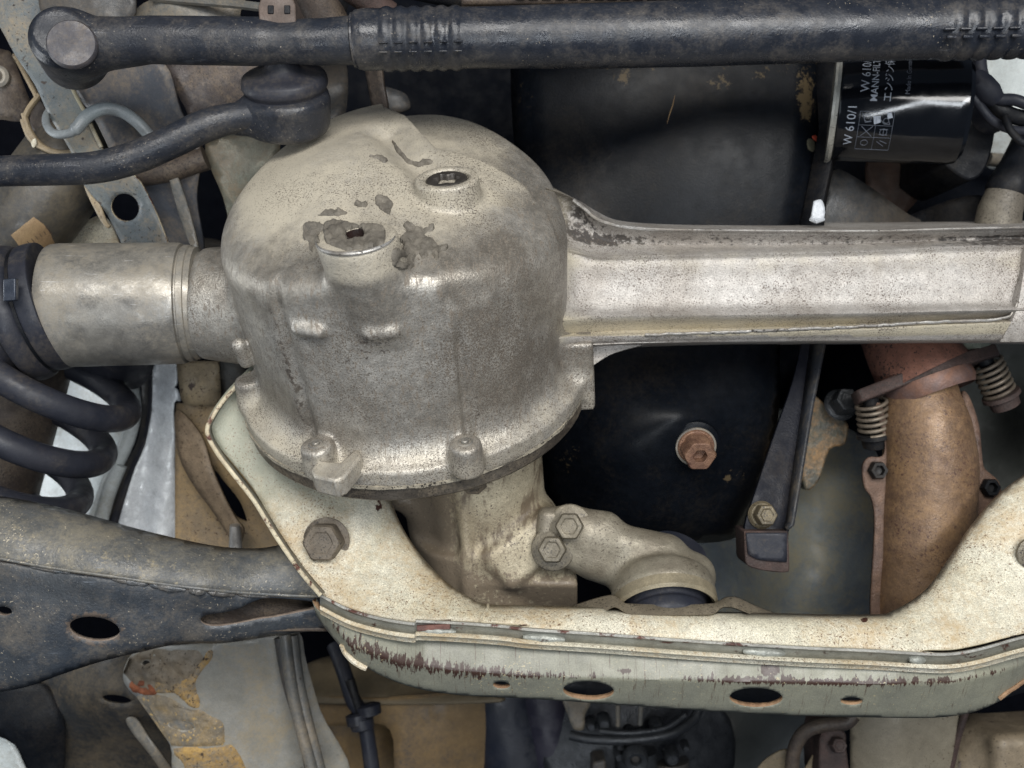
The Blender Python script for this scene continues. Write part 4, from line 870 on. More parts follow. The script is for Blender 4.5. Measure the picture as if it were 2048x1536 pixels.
# text wrapped round the canister: position given as (px x along the axis, arc start from the camera-facing line)
fu = nrm(np.cross(fa, (0, 0, 1.))); fz = np.cross(fu, fa)
if fu[1] < 0: fu = -fu
fz = nrm(np.cross(fa, fu)); fz = fz if fz[2] > 0 else -fz
def onfil(s, arc, lift=.0002):
    """s metres along the axis, arc metres round the skin (0 facing the viewer, + up the picture)"""
    a = (arc + ARC0) / RF; return fo + fa * s + (RF + lift) * (math.cos(a) * fz + math.sin(a) * fu)
ARC0 = -.014
def sx(x): return (x - 1672) / (1930 - 1672) * FL
def text(body, x, arc0, size, m, name='printed_text', bold=.0, label=None):
    cu = bpy.data.curves.new('lettering', 'FONT'); cu.body = body; cu.size = size; cu.resolution_u = 3; cu.offset = bold
    ob = bpy.data.objects.new('lettering', cu); COL.objects.link(ob); bpy.context.view_layer.update()
    me = bpy.data.meshes.new_from_object(ob.evaluated_get(bpy.context.evaluated_depsgraph_get()))
    V = [onfil(sx(x) - v.co.y * 1.0, arc0 + v.co.x) for v in me.vertices]; F = [list(p.vertices) for p in me.polygons]
    # letters face outward
    bpy.data.objects.remove(ob); bpy.data.meshes.remove(me)
    if not F: return
    V = np.array(V); f0 = F[0]; n0 = np.cross(V[f0[1]] - V[f0[0]], V[f0[2]] - V[f0[0]])
    if n0 @ fz < 0: F = [f[::-1] for f in F]
    add(name, (V, F), m, of, sharp=None, label=label)
text('W 610/1', 1728, .013, px(23, -.13), PRINT); text('W 610/1', 1708, -.036, px(23, -.13), PRINT)
text('MANN-FILTER', 1745, .0050, px(18, -.13), PRINT, bold=.00008); text('エンジン保護', 1772, .0050, px(19, -.13), PRINT)
text('Made in Germany', 1806, .012, px(12, -.13), PRINTD)
def line(p, q, m, r=.00018, n=12, x=True):
    pts = [onfil(sx(p[0] + (q[0] - p[0]) * t), p[1] + (q[1] - p[1]) * t, .0001) for t in np.linspace(0, 1, n)]
    return tube(pts, r, 6)
y0, y1, y2, y3 = -.0035, -.0155, -.027, -.041
fr = [line((a, y0), (a, y3), 0) for a in (1716, 1749, 1782)] + [line((1716, b), (1782, b), 0) for b in (y0, y1, y2, y3)]
add('symbol_frames', join(*fr), PRINTD, of)
sy = [line((1722, y1 - .001), (1744, y2 + .001), 0, .0003), line((1744, y1 - .001), (1722, y2 + .001), 0, .0003), line((1721, -.005), (1728, -.013), 0, .0003), line((1728, -.013), (1740, -.012), 0, .0003), line((1722, -.006), (1738, -.006), 0, .00025),
      line((1753, -.008), (1765, -.014), 0, .0003), line((1770, -.008), (1776, -.014), 0, .0003), line((1765, -.014), (1776, -.014), 0, .0003), line((1758, -.019), (1774, -.019), 0, .0003), line((1758, -.024), (1774, -.024), 0, .0003), line((1766, -.018), (1766, -.025), 0, .0003), line((1756, -.031), (1770, -.036), 0, .0003), line((1762, -.030), (1776, -.033), 0, .0003)]
cir = lambda cx, cy, r: tube([onfil(sx(cx) + r * math.cos(t), cy + r * math.sin(t), .0001) for t in np.linspace(0, 2 * math.pi, 24)], .00025, 6)
sy += [cir(1732, -.0095, .0028), cir(1768, -.011, .0022), cir(1732, -.033, .003), cir(1766, -.0215, .003)]
add('warning_symbols', join(*sy), PRINTD, of)
def fpatch(pts, m, lab):
    pts = [onfil(sx(a), b, .0003) for a, b in pts]; add('symbol_fill', (np.array(pts), [list(range(len(pts)))]), m, of, label=lab)
fpatch([(1742, -.0075), (1756, -.0068), (1758, -.0125), (1746, -.0145)][::-1], PRINT, 'white page shape in the upper warning symbol'); fpatch([(1768, -.0042), (1776, -.0036), (1780, -.0080), (1770, -.0094)][::-1], PRINT, 'white hand shape in the upper warning symbol')
# ================================================================== right-hand odds
wb = thing('wiring_loom', 'thin black wiring bundle with a taped knot right of the oil filter', 'wiring', tuple(P(1985, 200, -.16)))
def wire(pts, r, par, m, name='cable', n=8, k=10): return add(name, tube([P(*p) for p in cr(pts, n)], r, k), m, par, sharp=60)
wire([(1925, 118, -.13), (1948, 150, -.125), (1975, 190, -.12), (2010, 225, -.12), (2060, 240, -.12)], .0075, wb, DARK)
wire([(1960, 110, -.12), (1965, 150, -.115), (1990, 195, -.11), (2030, 200, -.11), (2070, 215, -.11)], .0055, wb, RUBBER)
wire([(1945, 160, -.115), (1940, 178, -.112), (1955, 205, -.112), (1990, 245, -.115), (2040, 262, -.12), (2070, 250, -.12)], .0042, wb, RUBBER)
wire([(2010, 235, -.105), (2022, 262, -.10), (2045, 285, -.10), (2070, 290, -.10)], .0035, wb, DARK)
add('tape_knot', tube([P(*p) for p in [(1950, 152, -.112), (1962, 168, -.108), (1978, 185, -.108), (1992, 200, -.11)]], [.008, .011, .011, .008], 12), RUBBER, wb)
fb = thing('filter_bracket', 'dark cast housing behind the oil filter at the right edge', 'bracket', tuple(P(1960, 250, -.18)))
add('bracket_body', prism(cr([(1900, 130), (1900, 130), (1935, 150), (1975, 215), (1992, 250), (1975, 330), (1940, 360), (1890, 330), (1890, 330)], 4), -.28, -.165), DARK, fb, bevel=.003)
add('bracket_lug', lathe([(0, 0), (px(44), 0), (px(42), .02), (px(36), .026), (0, .026)], P(1965, 238, -.175), (0.2, 0, 1), 32), RUBBER, fb, sharp=30)
bp_ = thing('body_panel', 'pale grey painted body panel glimpsed past the wiring in the upper right corner', 'body panel', tuple(P(2000, 190, -.36)))
add('panel_sheet', sheet([(1900, 90), (2090, 90), (2090, 340), (1975, 340), (1900, 250)], tps([(1900, 90, -.34), (2090, 90, -.31), (1970, 160, -.35), (2000, 200, -.32), (2090, 340, -.35), (1900, 300, -.37)]), step=14)[:2], WHITEP, bp_, solid=.002)
add('panel_rib', tube([P(x, y, -.31) for x, y in [(1975, 318), (2010, 322), (2060, 320)]], .012, 12, flat=.6), GREYP, bp_)
hp_ = thing('rubber_hose', 'black hose end over a tan pipe at the right edge above the arm', 'hose', tuple(P(2025, 370, -.09)))
add('pipe', tube([P(2062, 260, -.17), P(2030, 345, -.16), P(2000, 420, -.155), P(1985, 520, -.155)], [px(26), px(42), px(50), px(58)], 32), mat('dusty_pipe', C(112, 106, 94), C(90, 84, 76), .55, .1, 14, .8, .2, speck=SPK, bump=.3), hp_, sharp=60)
add('hose_collar', tube([P(2075, 225, -.175), P(2052, 290, -.168), P(2036, 330, -.16), P(2022, 366, -.157), P(2012, 386, -.155), P(2010, 392, -.155)], [px(30), px(36), px(40), px(50), px(49), px(40)], 36), DARK, hp_, sharp=40)
# ================================================================== engine mount bracket with bushing and shield
mb = thing('mount_bracket', 'grey-beige cast mount bracket with two flange bolts and a round eye below the oil pan', 'bracket', tuple(P(1270, 1110, -.07)))
zb = -.062
ec = P(1330, 1214, zb + .012); w = nrm((0.03, -.74, .67))
def mnt(X, Y, Z):
    p1 = [P(x, y, zb) for x, y in [(1100, 1085), (1150, 1050), (1210, 1085), (1300, 1118), (1360, 1128)]]
    d = d_caps(X, Y, Z, p1[0] - (0, 0, .004), p1[2] - (0, 0, .006), px(46, zb), px(40, zb))
    pl_ = d_box(X, Y, Z, P(1150, 1075, zb - .010), (nrm((1, -.10, 0)), nrm((.1, 1, 0)), (0, 0, 1)), (px(80, zb), px(56, zb), .011), .008); d = smin(pl_, d_caps(X, Y, Z, P(1140, 1040, zb - .010), P(1140, 1100, zb - .010), .012), .01)
    d = smin(d, d_caps(X, Y, Z, P(1180, 1070, zb - .006), P(1330, 1112, zb - .008), .0150, .0195), .016)
    d = smin(d, d_caps(X, Y, Z, P(1190, 1120, zb - .016), P(1300, 1150, zb - .020), .018, .022), .016)
    d = smin(d, d_cyl(X, Y, Z, ec - w * .030, ec - w * .001, px(96, zb), px(108, zb), .012), .010)
    d = smin(d, d_caps(X, Y, Z, P(1330, 1130, zb - .016), P(1385, 1150, zb - .016), .021, .020), .010)
    d = smax(d, -d_cyl(X, Y, Z, ec - w * .012, ec + w * .03, px(94, zb), px(94, zb), .002), .002)
    return d
add('bracket_casting', sdf(mnt, (.02, -.215, -.125), (.20, -.075, -.01), .0018), mat('dusty_bracket_casting', C(146, 140, 124), C(120, 112, 98), .5, .35, 16, .8, .2, speck=(C(70, 62, 52), .6, 480), bump=.35), mb, sharp=None)
for (x, y, l) in [(1140, 1048, 'upper'), (1106, 1094, 'lower')]:
    bolt(P(x, y + 4, zb + .001), nrm((-.10, .12, .98)), px(29, zb), .016, BOLT, mb, flange=px(43, zb), hole=None, phase=.4)
bu = thing('rubber_bushing', 'black round rubber bushing inside the mount bracket eye above the crossmember', 'bushing', tuple(P(1330, 1195, -.07)))
add('rubber_core', lathe([tuple(q) for q in cr([np.array(q) for q in [(0, -.020), (px(92, zb), -.018), (px(90, zb), -.006), (px(80, zb), .002), (px(78, zb), .006), (px(84, zb), .010), (px(82, zb), .020), (px(60, zb), .024), (0, .024)]], 4)], ec, w, 64), RUBBER, bu, sharp=60)
add('steel_ring', lathe([(px(92, zb), -.006), (px(94, zb), .004), (px(99, zb), .0055), (px(104, zb), .003), (px(104, zb), -.006)], ec, w, 72), mat('dusty_ring_steel', C(142, 132, 110), C(116, 108, 90), .5, .2, 30, .7, .2, bump=.3), bu, sharp=40)
b2 = add('rear_rubber', lathe([(0, 0), (px(62, -.09), 0), (px(64, -.09), .006), (px(58, -.09), .014), (0, .015)], P(1348, 1122, -.104), nrm((.25, .85, .45)), 48), RUBBER, bu, sharp=40)
ms = thing('mount_shield', 'folded grey sheet metal shield under the bushing on the crossmember edge', 'shield', tuple(P(1340, 1215, -.02)))
zt = {0: -.035}
top = [(1128, 1222, -.04), (1165, 1206, -.036), (1215, 1192, -.030), (1232, 1194, -.026), (1248, 1206, -.020), (1262, 1208, -.016), (1340, 1209, -.014), (1418, 1208, -.016), (1436, 1204, -.020), (1452, 1196, -.026), (1474, 1196, -.030), (1505, 1210, -.034), (1550, 1228, -.04)]
bot = [(1128, 1230, -.03), (1165, 1232, -.022), (1210, 1222, -.014), (1230, 1214, -.012), (1252, 1226, -.006), (1268, 1229, -.004), (1340, 1230, -.003), (1416, 1229, -.004), (1432, 1224, -.008), (1446, 1214, -.012), (1470, 1216, -.016), (1505, 1230, -.02), (1550, 1240, -.03)]
g = loft([[P(x, y - 2, z - .03) for x, y, z in cr(top, 5)], [P(*p) for p in cr(top, 5)], [P(x, y, z) for x, y, z in cr(bot, 5)], [P(x, y + 2, z - .004) for x, y, z in cr(bot, 5)]], 120)
add('shield_sheet', g, mat('dusty_shield_steel', C(138, 128, 110), C(112, 104, 90), .5, .3, 18, .7, .2, speck=SPK, bump=.3), ms, solid=.002, sharp=50)
# ================================================================== black strut right of the pan
stt = thing('brace_strut', 'long flat black brace with a rust-edged foot between the oil pan and the exhaust', 'brace', tuple(P(1560, 900, -.15)))
zs = tps([(1600, 650, -.17), (1640, 650, -.17), (1520, 1000, -.115), (1580, 1000, -.118), (1500, 1120, -.105), (1570, 1130, -.105)])
g = sheet(cr([(1612, 640), (1612, 640), (1586, 760), (1545, 880), (1512, 980), (1490, 1050), (1490, 1112), (1500, 1120), (1575, 1128), (1575, 1128), (1578, 1060), (1590, 960), (1612, 820), (1634, 640), (1634, 640)], 4), zs, step=10)
add('brace_plate', g[:2], [mat('brace_black', C(16, 18, 27), C(22, 24, 32), .45, 0, 10, .7, .2, dust=(C(48, 44, 42), .1, 14), bump=.2, spec=.15), RUSTD], stt, solid=.006, rim=0, bevel=.0008)
fl1 = [P(x, y, zs(np.array([x]), np.array([y]))[0] - .004) for x, y in [(1630, 640), (1606, 820), (1586, 960), (1574, 1060)]]
fl2 = [P(x, y, zs(np.array([x]), np.array([y]))[0] + .020) for x, y in [(1662, 640), (1630, 800), (1604, 960), (1588, 1055), (1578, 1060)]]
add('brace_flange', loft([fl1, fl2], 30), mat('brace_flange_black', C(46, 49, 54), C(38, 40, 45), .40, 0, 20, .7, .2, dust=(C(86, 78, 66), .2, 30), bump=.25, spec=.25), stt, solid=.0035)
add('foot', prism(cr([(1488, 1062), (1488, 1062), (1576, 1062), (1576, 1062), (1579, 1130), (1572, 1145), (1520, 1140), (1494, 1130), (1490, 1112)], 4), -.135, -.098), [RUSTD], stt, bevel=.002)
add('foot_pad', sheet(cr([(1492, 1066), (1492, 1066), (1574, 1066), (1574, 1066), (1574, 1124), (1574, 1124), (1520, 1120), (1496, 1108), (1496, 1108)], 3), -.0955, step=10)[:2], RUBBER, stt, solid=.0025)
bolt(P(1524, 1030, -.110), nrm((.1, .12, .98)), px(23, -.11), .014, mat('olive_brown_bolt', C(120, 108, 84), C(90, 82, 66), .5, .3, 40, .8, .25, speck=SPK, bump=.35), stt, washer=px(28, -.11), flange=px(27, -.11))
sb2 = thing('side_bracket', 'small grime-covered bracket with a bolt behind the black brace', 'bracket', tuple(P(1665, 840, -.22)))
add('bracket_plate', prism(cr([(1630, 790), (1630, 790), (1690, 840), (1698, 860), (1690, 890), (1660, 900), (1640, 960), (1610, 980), (1600, 900), (1600, 900)], 3), -.27, -.21), mat('olive_grime', C(84, 84, 72), C(60, 58, 52), .6, .1, 40, .9, .3, dust=(C(150, 116, 76), .3, 30), bump=.8, bscale=200), sb2, bevel=.003)
bolt(P(1680, 810, -.20), nrm((.1, .3, .9)), px(26, -.2), .02, CASTD, sb2, flange=px(32, -.2))
# ================================================================== exhaust down-pipe
ex = thing('exhaust_pipe', 'heat-browned exhaust down-pipe with seam flanges and a spring-loaded joint, right side', 'exhaust pipe', tuple(P(1850, 950, -.16)))
def erad(t): return t
pc = cr([(1838, 745, -.165), (1843, 790, -.150), (1852, 850, -.145), (1860, 930, -.145), (1856, 1020, -.145), (1848, 1110, -.147), (1838, 1200, -.150), (1832, 1290, -.158), (1828, 1380, -.17)], 8)
pr_ = np.interp(pc[:, 1], [745, 800, 850, 930, 1040, 1120, 1250, 1400], [64, 72, 84, 90, 90, 86, 86, 86])
pg = tube([P(*p) for p in pc], [px(r, -.15) for r in pr_], 48, flat=1.0)
add('pipe_shell', pg, EXH, ex, sharp=60)
def flangestrip(pts, z, name, lab=None):
    g = sheet(cr(pts, 4, True), z, step=8); return add(name, g[:2], [mat('seam_flange_rust', C(112, 88, 72), C(84, 66, 58), .6, .1, 40, .9, .3, bump=.6), RUSTD] if 'seam_flange_rust' not in bpy.data.materials else [bpy.data.materials['seam_flange_rust'], RUSTD], ex, solid=.004, rim=0, label=lab)
zz = -.142
flangestrip([(1752, 815), (1764, 812), (1780, 880), (1778, 910), (1784, 930), (1790, 1000), (1775, 1050), (1770, 1240), (1742, 1240), (1750, 1060), (1745, 1000), (1730, 975), (1726, 935), (1738, 915), (1766, 912), (1770, 880)], zz, 'seam_flange')
flangestrip([(1925, 790), (1938, 792), (1958, 850), (1965, 920), (1972, 940), (1995, 960), (2003, 985), (1996, 1020), (1960, 1035), (1945, 1060), (1935, 1060), (1945, 960), (1944, 880)], -.148, 'seam_flange')
for (x, y, z) in [(1752, 941, zz), (1976, 975, -.148)]:
    add('seam_nut', lathe([(px(11, -.14), .001), (px(19, -.14), .001), (px(20, -.14), .003), (px(17, -.14), .009), (px(11, -.14), .009), (px(10, -.14), .003), (0, .002)], P(x, y, z), (.05, .1, 1), 24, hexa=6), DARK, ex, sharp=30)
# tilted joint flange
fd = nrm(P(1980, 712, -.12) - P(1720, 800, -.12)); fn = nrm((fd[1] * -1, fd[0], -.22)); fc = P(1850, 752, -.15)
ff_ = [fc + fd * px(a, -.13) + np.cross(fn, fd) * px(b, -.13) for a, b in [(-150, -20), (-132, -34), (-80, -60), (0, -84), (80, -60), (132, -34), (152, -14), (152, 12), (132, 30), (80, 60), (0, 84), (-80, 60), (-132, 34), (-150, 18)]]
ffc = cr(ff_, 4, True); nfc = len(ffc)
Vf = np.concatenate([ffc + fn * .007, ffc - fn * .005]); Ff = [list(range(nfc)), [2 * nfc - 1 - i for i in range(nfc)]] + [[i, nfc + i, nfc + (i + 1) % nfc, (i + 1) % nfc] for i in range(nfc)]
add('joint_flange', (Vf, Ff), RUSTD, ex, bevel=.0015)
add('joint_collar', lathe([(px(84, -.14), -.020), (px(90, -.14), -.013), (px(88, -.14), -.004)], fc, fn, 48), mat('blue_brown_collar', C(96, 84, 84), C(120, 84, 64), .5, .3, 30, .9, .2, bump=.3), ex, sharp=60)
add('upper_pipe', tube([fc + fn * .002, fc + fn * .03 + np.array([-.004, 0, 0]), P(1806, 668, -.20), P(1780, 600, -.22)], [px(94, -.15), px(84, -.15), px(84, -.17), px(84, -.2)], 40), EXH_R, ex, sharp=60)
def spring(o, d, L, r, wr, turns, par):
    u, v, w = frame(d); T = np.linspace(0, 1, int(turns * 22)); pth = [o + w * L * t + r * (math.cos(t * turns * 2 * math.pi) * u + math.sin(t * turns * 2 * math.pi) * v) for t in T]
    s = add('spring', tube(pth, wr, 10), SPRING, par, sharp=60)
    add('spring_stud', tube([o - w * .004, o + w * (L + .004)], r * .5, 14), DARK, s)
    add('spring_seat', lathe([(0, L * .98), (r * 1.25, L * .98), (r * 1.28, L + .003), (r * 1.0, L + .005), (r * .95, L + .013), (r * .7, L + .0145), (0, L + .0145)], o, w, 30, hexa=None), RUSTD if o[0] > .35 else DARK, s, sharp=30)
spring(fc + fd * px(126, -.13) - fn * .005, nrm(P(1990, 800, -.125) - P(1956, 725, -.120)), .036, px(30, -.13), .0019, 6.2, ex)
spring(fc - fd * px(122, -.13) - fn * .006, nrm(P(1734, 890, -.165) - P(1722, 805, -.155)), .032, px(30, -.13), .0019, 5.6, ex)
gn = thing('gearbox_nut', 'pale hexagonal casting nub peeking below the arm near the right edge', 'casting', tuple(P(1945, 690, -.12)))
add('nub', lathe([(0, -.002), (px(40), 0), (px(44), .006), (px(20), .012), (px(12), .014), (0, .014)], P(1942, 678, -.14), nrm((0, -.4, .9)), 24, hexa=8), mat('pale_green_cast', C(128, 134, 120), C(104, 108, 98), .5, .2, 40, .7, .2, bump=.4), gn, sharp=30)
# ================================================================== background
st_ = lambda o: o
ub = add('underbody_floor', sheet([(-900, -900), (2950, -900), (2950, 2400), (-900, 2400)], lambda x, y: -.62 + .02 * fbm(x, y, 3, 2, .003), [], step=120)[:2], mat('underbody_black', C(8, 10, 15), C(12, 13, 18), .85, 0, 3, .8, .2, bump=.1, spec=.02), kind='structure')  # near-black colour paints in deep shade that the lamps would lift
def panel(name, pts, z, m, root, solid=.003, step=16, holes=(), n=5, closed=True, label=None, rim=None, stain=None, **kw):
    o_ = cr(pts, n, True) if closed else np.array(pts, float)
    g = sheet(o_, tps(z) if isinstance(z, list) else z, holes, step); at = {'stain': stain(g[3][:, 0], g[3][:, 1])} if stain else None
    return add(name, g[:2], m, root, solid=solid, label=label, rim=rim, sharp=50, attr=at, **kw)
def T(name, label, cat, x, y, z, group=None): return thing(name, label, cat, tuple(P(x, y, z)), group)
# ---- heat shield behind strut and exhaust
hsd = T('heat_shield', 'smooth grey heat shield panel behind the brace and the exhaust pipe', 'heat shield', 1640, 1050, -.3)
panel('shield_sheet', [(1380, 860), (1500, 820), (1620, 830), (1750, 900), (1800, 1100), (1800, 1300), (1600, 1320), (1400, 1300), (1330, 1160)], [(1380, 860, -.38), (1640, 840, -.30), (1800, 1000, -.30), (1640, 1050, -.27), (1640, 1180, -.25), (1560, 1230, -.27), (1480, 1200, -.33), (1400, 1180, -.38), (1700, 1300, -.30), (1520, 1050, -.31)], mat('shield_grey', C(104, 110, 109), C(78, 85, 92), .62, .0, 8, .8, .12, dust=(C(124, 116, 92), .42, 10), bump=.2), hsd)
sp_ = T('inner_body_panel', 'dark grey inner body panel right of the exhaust pipe', 'body panel', 2020, 850, -.3)  # inner body panel right of the exhaust, not part of a wheel arch
panel('panel_sheet', [(1900, 680), (2160, 680), (2160, 1100), (1950, 1100), (1880, 900)], [(1900, 680, -.30), (2160, 680, -.25), (2010, 850, -.30), (2060, 850, -.24), (2160, 1000, -.22), (1900, 1000, -.31)], mat('inner_panel_grey', C(70, 72, 68), C(58, 60, 58), .5, 0, 6, .8, .15, bump=.15), sp_)
# ---- dark engine block pieces
eb = T('engine_block', 'shadowy dark engine underside behind the oil filter and rods', 'engine', 1400, 300, -.35)
panel('block_face', [(600, -80), (2100, -80), (2100, 900), (1300, 900), (600, 600)], [(600, -80, -.42), (2100, -80, -.40), (1300, 900, -.42), (1800, 300, -.36), (1000, 300, -.44)], mat('engine_dark', C(7, 10, 17), C(11, 14, 20), .6, 0, 5, .8, .2, dust=(C(20, 21, 24), .2, 8), bump=.1, spec=.03), eb, step=60, n=3)  # near-black base puts the occlusion behind the rods into the colour
panel('web_plate', [(1668, 340), (1720, 360), (1820, 430), (1900, 470), (1640, 480), (1650, 400)], [(1668, 340, -.20), (1900, 470, -.24), (1640, 480, -.2)], GREYD, eb)
panel('brown_casting', [(1745, 305), (1880, 320), (1850, 380), (1790, 440), (1740, 400)], -.28, mat('dim_brown', C(74, 50, 34), C(52, 38, 30), .6, 0, 20, .8, .2, bump=.3), eb)
panel('lower_casting', [(1800, 440), (1960, 390), (1990, 480), (1790, 480)], [(1800, 440, -.24), (1960, 390, -.20), (1990, 480, -.2)], DARK, eb)
panel('hidden_tube', [(640, 120), (690, 120), (690, 230), (640, 260)], [(640, 120, -.22), (665, 180, -.20), (690, 230, -.22)], GREYD, eb)
hz_ = T('heater_pipe', 'brownish flat strap descending behind the ribbed sleeve to the dome', 'strap', 750, 170, -.12)
panel('strap', [(728, 120), (742, 120), (757, 120), (765, 170), (772, 222), (748, 225), (735, 170)], [(728, 120, -.13), (757, 120, -.115), (772, 222, -.13), (740, 180, -.14)], BROWN, hz_, step=8)
panel('stub', [(762, 176), (800, 182), (816, 195), (817, 218), (770, 224)], -.20, GREYD, hz_)
for i, (x0, y0, x1, y1, r, m) in enumerate([(690, -30, 780, 30, .012, RUSTD), (620, -40, 660, 60, .02, BROWN), (560, -60, 700, -10, .02, DARK), (820, -30, 1010, 10, .012, DARK)]):
    add('hidden_pipe', tube([P(x0, y0, -.10), P(x1, y1, -.12)], r, 16), m, hz_)
rk = T('engine_rail', 'grimy rubber-edged rail just above the thick black tie rod', 'rail', 1400, 8, -.06)
add('rail_bar', box(P(1450, 0, -.075), (nrm((1, .012, 0)), (0, 1, 0), (0, 0, 1)), (.23, .008, .02)), BROWN, rk, bevel=.003)
add('rail_teeth', join(*[box(P(x, -6, -.066), ((1, 0, 0), (0, 1, 0), (0, 0, 1)), (.004, .007, .016)) for x in range(1040, 1600, 26)]), DARK, rk, kind='stuff')
# ---- top-left: frame rail, brackets
flr = T('frame_rail', 'grey-green painted frame rail running down from the top left corner, with an oval hole', 'frame rail', 220, 300, -.12)
RAIL = mat('rail_paint', C(104, 109, 106), C(84, 91, 96), .48, 0, 10, .8, .15, dust=(C(136, 122, 100), .28, 16), speck=(C(40, 34, 30), .5, 300), bump=.3, stain=C(60, 50, 44))
zr = tps([(0, 60, -.085), (100, 60, -.085), (120, 250, -.10), (200, 350, -.11), (300, 480, -.13), (200, 450, -.13), (0, 0, -.08), (200, 0, -.08)])
panel('rail_face', [(-30, -60), (-30, -60), (90, -60), (138, 150), (172, 225), (205, 300), (262, 345), (290, 380), (322, 450), (350, 530), (350, 530), (262, 530), (262, 530), (215, 430), (168, 370), (140, 300), (100, 235), (70, 170), (30, 110), (0, 55), (-30, 20), (-30, 20)][:], zr, [RAIL, CREAM_RIM], flr, rim=1, holes=[ell(250, 415, 27, 29, -48)], n=3, step=10, stain=lambda x, y: .55 * (fbm(x, y, 6, 3, .08) > .42))
panel('rail_web', [(140, 150), (260, 130), (330, 130), (360, 220), (400, 300), (392, 400), (405, 520), (340, 520), (300, 440), (262, 370), (225, 310), (190, 240)], [(140, 150, -.115), (330, 130, -.10), (360, 220, -.11), (260, 260, -.12), (240, 330, -.125), (400, 450, -.15), (320, 460, -.17)], mat('rail_web_paint', C(70, 73, 79), C(58, 61, 68), .46, 0, 8, .7, .12, dust=(C(116, 104, 90), .35, 14), bump=.2), flr)
panel('rail_flange', [(330, 320), (345, 330), (372, 400), (398, 500), (385, 500), (355, 420)], [(330, 320, -.12), (398, 500, -.13)], GREYP, flr, step=8)
add('rail_lip', tube([P(x, y, float(zr(np.array([x]), np.array([y]))[0]) + .002) for x, y in [(138, 162), (152, 192), (170, 225), (190, 268), (203, 295)]], .0018, 8), mat('pale_lip', C(150, 142, 116), C(120, 112, 92), .5, 0, 40, .6, .2, bump=.3), flr)
panel('outer_lip', [(168, 372), (185, 372), (212, 440), (220, 450), (212, 455), (195, 430)], -.122, TAN, flr, step=7)
ub2 = T('upper_bracket', 'dark grey bracket plate above the ball joint in the top left corner', 'bracket', 200, 10, -.08)
panel('bracket_plate', [(90, -60), (90, -60), (262, -60), (262, -60), (264, 40), (150, 60), (80, 20)], [(90, -60, -.05), (264, 40, -.07), (80, 20, -.06)], GREYD, ub2)
panel('gusset', [(262, 30), (320, -6), (480, -10), (480, 30), (500, 60), (262, 60)], [(262, 30, -.09), (330, -6, -.07), (500, 60, -.09)], GREYP, ub2)
add('gusset_edge', tube([P(300, -6, -.07), P(470, 8, -.07), P(520, 14, -.07)], .004, 8), GREYP, ub2)
sbr = T('stabiliser_mount', 'brown steel mount plate between the tie rod and the curved arm', 'mount', 420, 170, -.13)
panel('mount_plate', [(342, 120), (480, 118), (520, 130), (520, 230), (400, 260), (370, 215), (348, 170)], [(342, 120, -.125), (520, 130, -.13), (480, 230, -.14), (370, 215, -.13)], mat('mount_brown', C(80, 72, 70), C(66, 60, 60), .55, .1, 14, .8, .2, dust=(C(120, 104, 86), .3, 20), speck=SPK, bump=.3), sbr)
panel('mount_leg', [(410, 290), (480, 262), (548, 262), (560, 300), (545, 420), (475, 480), (446, 395)], [(410, 290, -.13), (548, 262, -.14), (450, 410, -.145)], [mat('mount_leg_grey', C(128, 130, 116), C(108, 104, 92), .45, .3, 14, .8, .2, dust=(C(130, 112, 88), .3, 18), bump=.25), GREYP], sbr, rim=1)
add('strap', tube([P(262, 352, -.135), P(340, 340, -.125), P(412, 316, -.125)], px(24, -.13), 20), BROWN, sbr, sharp=60)
hc = T('brake_hose', 'bent light grey hose looping over the frame rail in the upper left', 'hose', 190, 240, -.05)
add('hose', tube([P(*p) for p in cr([(104, 212, -.12), (92, 235, -.10), (96, 255, -.09), (112, 268, -.085), (140, 266, -.083), (155, 255, -.083), (175, 232, -.085), (205, 218, -.088), (240, 222, -.095), (275, 245, -.10), (310, 285, -.11)], 8)], [px(r, -.09) for r in np.interp(np.linspace(0, 1, 81), [0, .3, .44, .46, .6, 1], [7, 8.5, 9, 12, 13, 12])], 16), WIRE, hc, sharp=60)
lb = T('arm_bracket', 'rusty tan pressed bracket at the left edge beside the frame rail', 'bracket', 50, 190, -.15)
panel('pressed_plate', [(-60, 96), (10, 100), (22, 110), (40, 150), (60, 205), (56, 225), (45, 242), (10, 240), (-60, 220)], [(-60, 96, -.15), (22, 110, -.14), (60, 205, -.145), (-60, 220, -.16), (10, 170, -.13)], [BROWN, TAN], lb, rim=1)
for pts in ([(48, 228), (60, 262), (84, 292), (118, 305), (150, 304)], [(80, 190), (60, 215), (50, 235)], [(46, 240), (62, 278), (95, 300), (140, 312)], [(30, 110), (52, 150), (76, 196)]): add('pressed_edge', tube([P(x, y, -.128) for x, y in cr(pts, 5)], .0038, 10, flat=.7), TAN, lb)
panel('inner_face', [(76, 200), (96, 215), (110, 260), (140, 290), (150, 300), (110, 300), (70, 270), (60, 235)], -.145, BROWN, lb, step=8)
add('bolt_boss', lathe([(0, 0), (px(26), 0), (px(26), .004), (px(20), .006), (px(14), .006), (px(12), .012), (0, .012)], P(-2, 155, -.128), (.1, 0, 1), 32), STEEL, lb, sharp=30)
add('tag', sheet(cr([(62, 285), (70, 276), (72, 288), (66, 295)], 4, True), -.12, step=4)[:2], CREAM, lb, solid=.002)
